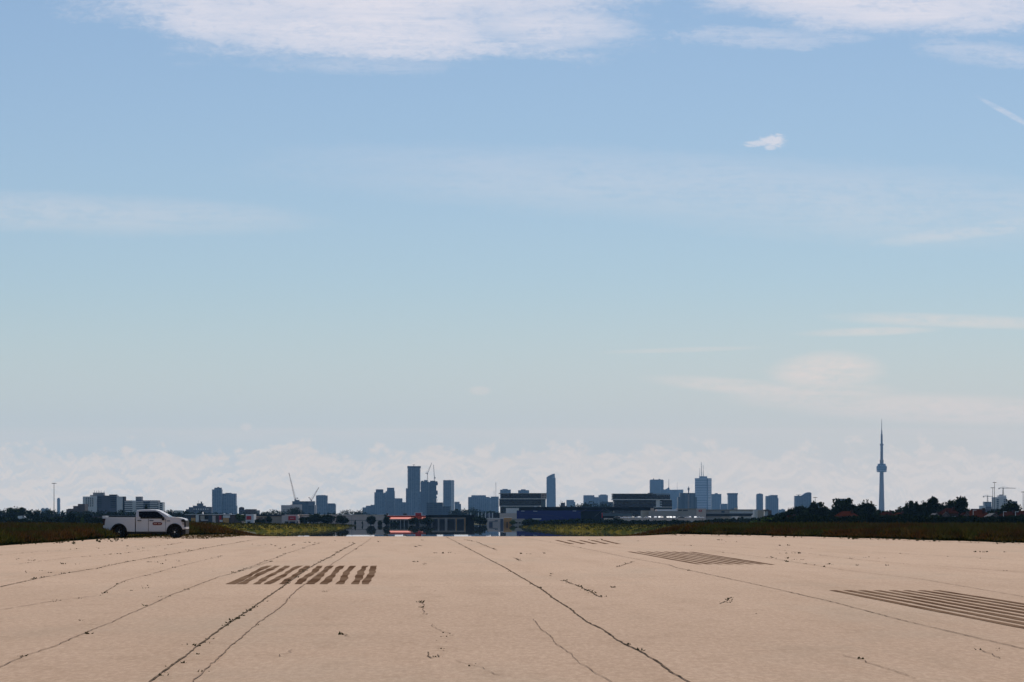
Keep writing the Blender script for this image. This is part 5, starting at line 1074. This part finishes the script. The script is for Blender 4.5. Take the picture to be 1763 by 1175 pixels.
# body: cross-sections pulled in a little toward the top so that the flanks catch the sky
def slab(profile, widths, name, mat, parent, bevel=.03):
    """profile closed outline in x,z; widths(z) gives the half width there"""
    n = len(profile); v = []
    yc = (Y0 + Y1) / 2
    for p in profile: v.append((p[0], yc - widths(p[1], p[0]), p[1]))
    for p in profile: v.append((p[0], yc + widths(p[1], p[0]), p[1]))
    bm = bmesh.new(); bv = [bm.verts.new(q) for q in v]
    for i in range(n): j = (i + 1) % n; bm.faces.new((bv[i], bv[n + i], bv[n + j], bv[j]))
    f1 = bm.faces.new([bv[i] for i in range(n)]); f2 = bm.faces.new([bv[n + i] for i in reversed(range(n))])
    bmesh.ops.triangulate(bm, faces=[f1, f2]); bmesh.ops.recalc_face_normals(bm, faces=bm.faces[:])
    me = bpy.data.meshes.new(name); bm.to_mesh(me); bm.free(); o0 = wloc(parent); me.transform(Matrix.Translation(-o0)); me.materials.append(M[mat] if isinstance(mat, str) else mat)
    o = bpy.data.objects.new(name, me); col.objects.link(o); o.parent = parent
    if bevel: md = o.modifiers.new('bevel', 'BEVEL'); md.width = bevel; md.segments = 2; md.limit_method = 'ANGLE'; md.angle_limit = R(40)
    return o
wbody = lambda z, x: W * (1.0 - .05 * max(0, (z - .95) / .5) ** 1.5 - .03 * max(0, (.6 - z) / .3)) - (.10 if x > tx(1560) else 0)
# front half (cab base, doors, bonnet) and cargo bed are separate panels with the gap the photo shows
front = [(tx(722), tz(545)), (tx(1220), tz(545))] + arch(fx, wz + .03, ar) + [(tx(1500), tz(505)), (tx(1592), tz(500)), (tx(1604), tz(440)), (tx(1602), tz(362)), (tx(1572), tz(326)), (tx(1440), tz(303)), (tx(1290), tz(294)), (tx(722), tz(300))]
body = slab(front, wbody, 'body', paint, tr)
bedp = [(tx(172), tz(470)), (tx(262), tz(535))] + arch(rx, wz + .03, ar) + [(tx(590), tz(540)), (tx(706), tz(545)), (tx(706), tz(302)), (tx(180), tz(300)), (tx(160), tz(300)), (tx(158), tz(325)), (tx(180), tz(335))]
bed = slab(bedp, wbody, 'cargo_bed', paint, tr)
MB().box(tx(195), tx(700), Y0 + .12, Y1 - .12, tz(300) - .01, tz(300) + .012).build('bed_floor_cover', 'trim_black', bed)
MB().box(tx(190), tx(706), Y1 - .12, Y1 - .04, tz(300), tz(286)).build('far_bed_rail', 'trim_black', bed)
MB().box(tx(618), tx(706), Y0 + .3, Y1 - .3, tz(300), tz(284)).build('tool_box', 'trim_black', bed)
MB().box(tx(150), tx(200), Y0 + .2, Y1 - .2, tz(300), tz(276)).build('tailgate_lip', paint, bed, bevel=.01)
# cab greenhouse
cabp = [(tx(718), tz(300)), (tx(722), tz(186)), (tx(745), tz(178)), (tx(850), tz(167)), (tx(950), tz(164)), (tx(1050), tz(170)), (tx(1105), tz(184)), (tx(1200), tz(236)), (tx(1300), tz(297))]
wcab = lambda z, x: W * (.955 - .20 * max(0, (z - tz(300)) / .55))
cab = slab(cabp, wcab, 'cab', paint, tr, .05)
def on_cab(z): return (Y0 + Y1) / 2 - wcab(z, 0)
def side_panel(name, pts, mat, parent, off=.012):
    mb = MB(); n = len(pts); mb.v = [(x_, on_cab(z_) - off, z_) for x_, z_ in pts] + [(x_, on_cab(z_) + .03, z_) for x_, z_ in pts]
    mb.f = [tuple(range(n)), tuple(reversed(range(n, 2 * n)))] + [(i, n + i, n + (i + 1) % n, (i + 1) % n) for i in range(n)]
    return mb.build(name, mat, parent)
side_panel('side_window', [(tx(768), tz(212)), (tx(780), tz(200)), (tx(1045), tz(197)), (tx(1085), tz(207)), (tx(1180), tz(276)), (tx(1200), tz(318)) if False else (tx(1192), tz(298)), (tx(800), tz(298)), (tx(775), tz(285))], 'tinted_glass', cab)
MB().box(tx(800), tx(1195), Y0 + .02, Y0 + .06, tz(322), tz(297)).build('window_sill', 'tinted_glass', cab)
zz0, zz1 = tz(292), tz(190)
ws = MB(); yc = (Y0 + Y1) / 2
ws.v = [(tx(1292) + .012, yc - .82, zz0), (tx(1292) + .012, yc + .82, zz0), (tx(1112) + .012, yc + .70, zz1), (tx(1112) + .012, yc - .70, zz1), (tx(1280), yc - .82, zz0 - .03), (tx(1280), yc + .82, zz0 - .03), (tx(1100), yc + .7, zz1 - .03), (tx(1100), yc - .7, zz1 - .03)]
ws.f = [(0, 1, 2, 3), (4, 7, 6, 5), (0, 4, 5, 1), (2, 6, 7, 3), (0, 3, 7, 4), (1, 5, 6, 2)]; ws.build('windscreen', 'tinted_glass', cab)
for s_, nm in ((Y0 - .16, 'mirror'), (Y1 - .02, 'mirror')): MB().box(tx(1165), tx(1205), s_, s_ + .18, tz(350), tz(292)).build(nm, 'trim_black', cab, bevel=.02)
# doors drawn by their seams, with handles
def plate(name, x0, x1, z0, z1, mat, parent, off=.012, bev=0): return MB().box(tx(x0), tx(x1), Y0 - off, Y0 + .05, tz(z1), tz(z0)).build(name, mat, parent, bevel=bev)
plate('door_seam', 933, 937, 325, 540, 'seam', body, .003); plate('door_seam', 1222, 1226, 330, 540, 'seam', body, .003); plate('door_seam', 722, 1222, 538, 542, 'seam', body, .002)
plate('door_handle', 750, 815, 350, 361, 'trim_black', body, .04, .01); plate('door_handle', 955, 1020, 350, 361, 'trim_black', body, .04, .01)
plate('belt_line', 180, 1290, 322, 326, 'chrome', body, .002) if False else None
sg = MB(); cxs, czs = (tx(1005) + tx(1165)) / 2, (tz(383) + tz(432)) / 2; hw, hh_ = (tx(1165) - tx(1005)) / 2, (tz(383) - tz(432)) / 2
pts = [(cxs + (hw - hh_) * (1 if math.cos(a) > 0 else -1) + hh_ * math.cos(a), czs + hh_ * math.sin(a)) for a in [R(7.5 + 15 * i) for i in range(24)]]
sgn = sg.prism(pts, Y0 - .010, Y0 + .02).build('door_sign', 'badge_red', body)
for x0, x1, z0, z1 in ((1026, 1040, 403, 413), (1043, 1057, 403, 413), (1060, 1076, 403, 413), (1072, 1077, 394, 413), (1096, 1110, 403, 413), (1113, 1127, 403, 413), (1130, 1144, 403, 413), (1096, 1100, 400, 421)):
    MB().box(tx(x0), tx(x1), Y0 - .016, Y0 - .0105, tz(z1), tz(z0)).build('lettering', 'mauve_wall', sgn)
for i in range(3): MB().prism([(tx(1246 + i * 20), tz(354)), (tx(1258 + i * 20), tz(354)), (tx(1254 + i * 20), tz(370)), (tx(1250 + i * 20), tz(370))], Y0 - .008, Y0 + .02).build('fender_badge', 'seam', body)
# wheel-arch trims, wheels
for cx_, par in ((rx, bed), (fx, body)):
    mb = MB(); oo = arch(cx_, wz + .03, ar + .055, 16); ii = arch(cx_, wz + .03, ar - .02, 16); n = len(oo)
    for p in oo: mb.v.append((p[0], Y0 - .03, p[1]))
    for p in ii: mb.v.append((p[0], Y0 - .03, p[1]))
    for p in oo: mb.v.append((p[0], Y0 + .05, p[1]))
    for p in ii: mb.v.append((p[0], Y0 + .25, p[1]))
    for i in range(n - 1): mb.f += [(i, i + 1, n + i + 1, n + i), (i, 2 * n + i, 2 * n + i + 1, i + 1), (n + i, n + i + 1, 3 * n + i + 1, 3 * n + i)]
    mb.build('arch_trim', 'trim_black', par)
    MB().box(cx_ - .5, cx_ + .5, Y0 + .3, Y1 - .3, .35, .93).build('wheel_well', 'trim_black', par)
for cx_ in (rx, fx):
    for y0_, y1_, o_ in ((Y0 + .02, Y0 + .27, -1), (Y1 - .27, Y1 - .02, 1)):
        wl = MB().lathe([(WR * .62, y0_ + .01), (WR * .9, y0_), (WR, y0_ + .04), (WR, y1_ - .04), (WR * .9, y1_), (WR * .62, y1_ - .01)], cx_, WR, 28, 'y').build('wheel', 'tyre', tr, smooth=False)
        yf = y0_ - .004 if o_ < 0 else y1_ + .004
        MB().lathe([(WR * .60, yf + .03 * -o_), (WR * .60, yf), (WR * .52, yf + .03 * -o_), (WR * .2, yf + .02 * -o_), (WR * .14, yf + .005 * -o_)] if o_ < 0 else [(WR * .60, yf - .03), (WR * .60, yf), (WR * .14, yf - .01)], cx_, WR, 20, 'y').build('rim', 'trim_black', wl)
        if o_ < 0:
            for q in range(6):
                a = q * math.pi / 3 + .3; MB().tube((cx_ + .07 * math.cos(a), yf - .004, WR + .07 * math.sin(a)), (cx_ + .21 * math.cos(a), yf - .004, WR + .21 * math.sin(a)), .028, .02, 5).build('spoke', 'rim', wl)
            MB().lathe([(.05, yf - .02), (.065, yf + .01)], cx_, WR, 12, 'y').build('hub_cap', 'chrome', wl)
# ends of the truck
MB().box(tx(1500), tx(1612), Y0 + .05, Y1 - .05, tz(582), tz(505)).build('front_bumper', 'trim_black', tr, bevel=.04)
MB().box(tx(1530), tx(1615), Y0 + .04, Y1 - .04, tz(500), tz(462)).build('bumper_bar', 'truck_paint', tr, bevel=.02)
MB().box(tx(1566), tx(1612), Y0 + .08, Y1 - .08, tz(462), tz(352)).build('grille', 'trim_black', tr, bevel=.02)
for y_ in (Y0 - .012, Y1 - .35): MB().prism([(tx(1488), tz(340)), (tx(1560), tz(332)), (tx(1606), tz(352)), (tx(1606), tz(392)), (tx(1560), tz(382)), (tx(1495), tz(372))], y_, y_ + .36).build('headlight', 'trim_black', tr)
MB().box(tx(1525), tx(1560), Y0 - .02, Y0 + .04, tz(424), tz(396)).build('turn_lamp', 'lamp_glass', tr)
MB().prism([(tx(160), tz(320)), (tx(214), tz(324)), (tx(205), tz(350)), (tx(195), tz(430)), (tx(178), tz(434)), (tx(166), tz(360))], Y0 - .012, Y0 + .2).build('tail_light', 'lamp_red', tr)
MB().prism([(tx(160), tz(320)), (tx(214), tz(324)), (tx(205), tz(350)), (tx(195), tz(430)), (tx(178), tz(434)), (tx(166), tz(360))], Y1 - .2, Y1 + .012).build('tail_light', 'lamp_red', tr)
MB().prism([(tx(158), tz(462)), (tx(235), tz(466)), (tx(258), tz(530)), (tx(180), tz(528))], Y0 + .03, Y1 - .03).build('rear_bumper', 'trim_black', tr, bevel=.02)
MB().box(tx(560), tx(1250), Y0 + .06, Y1 - .06, tz(575), tz(538)).build('side_step', 'trim_black', tr)
MB().box(tx(260), tx(1540), Y0 + .45, Y1 - .45, tz(580), tz(500)).build('chassis', 'trim_black', tr)
MB().tube((tx(1240), Y1 - .25, tz(300)), (tx(1235), Y1 - .25, tz(225)), .006, None, 5).build('antenna', 'trim_black', tr)
# dry yellowish tufts under the truck and along the verge
vp = np.stack([RNG.uniform(-28.5, -20, 900), RNG.uniform(183, 214, 900), np.zeros(900)], 1)
vp = vp[(vp[:, 1] > TD + .6) | (vp[:, 0] < TX0 - .3) | (vp[:, 0] > TX0 + 6.2) | (RNG.random(900) < .12)]; vp = vp[(np.abs(vp[:, 1] - TD - 1) > 1.6) | (vp[:, 0] < TX0 - .2) | (RNG.random(len(vp)) < .25)]
tag(blades('verge_grass', vp, RNG.uniform(.04, .13, len(vp)), np.full(len(vp), .07), per=4, spread=.2, seed_k=1.0, lean=.5), 'thin dry grass tufts on the verge around the white pickup', 'grass', kind='stuff')

# ------------------------------------------------------------------ haze
HZ = 2.3e-5
hm = bpy.data.materials.new('haze'); hm.use_nodes = True; t = NT(hm.node_tree); t.n.clear()
o_ = t.add('ShaderNodeOutputMaterial'); pv = t.add('ShaderNodeVolumePrincipled')
pv.inputs['Color'].default_value = (0.30, 0.60, 1.0, 1); pv.inputs['Density'].default_value = HZ; pv.inputs['Anisotropy'].default_value = 0.2
t.l.new(pv.outputs[0], o_.inputs['Volume'])
hb_ = MB().box(-13700, 13700, -13700, 13700, -8, 480).build('haze', hm)
tag(hb_, 'pale even air over the whole airfield and city', 'haze', kind='stuff')
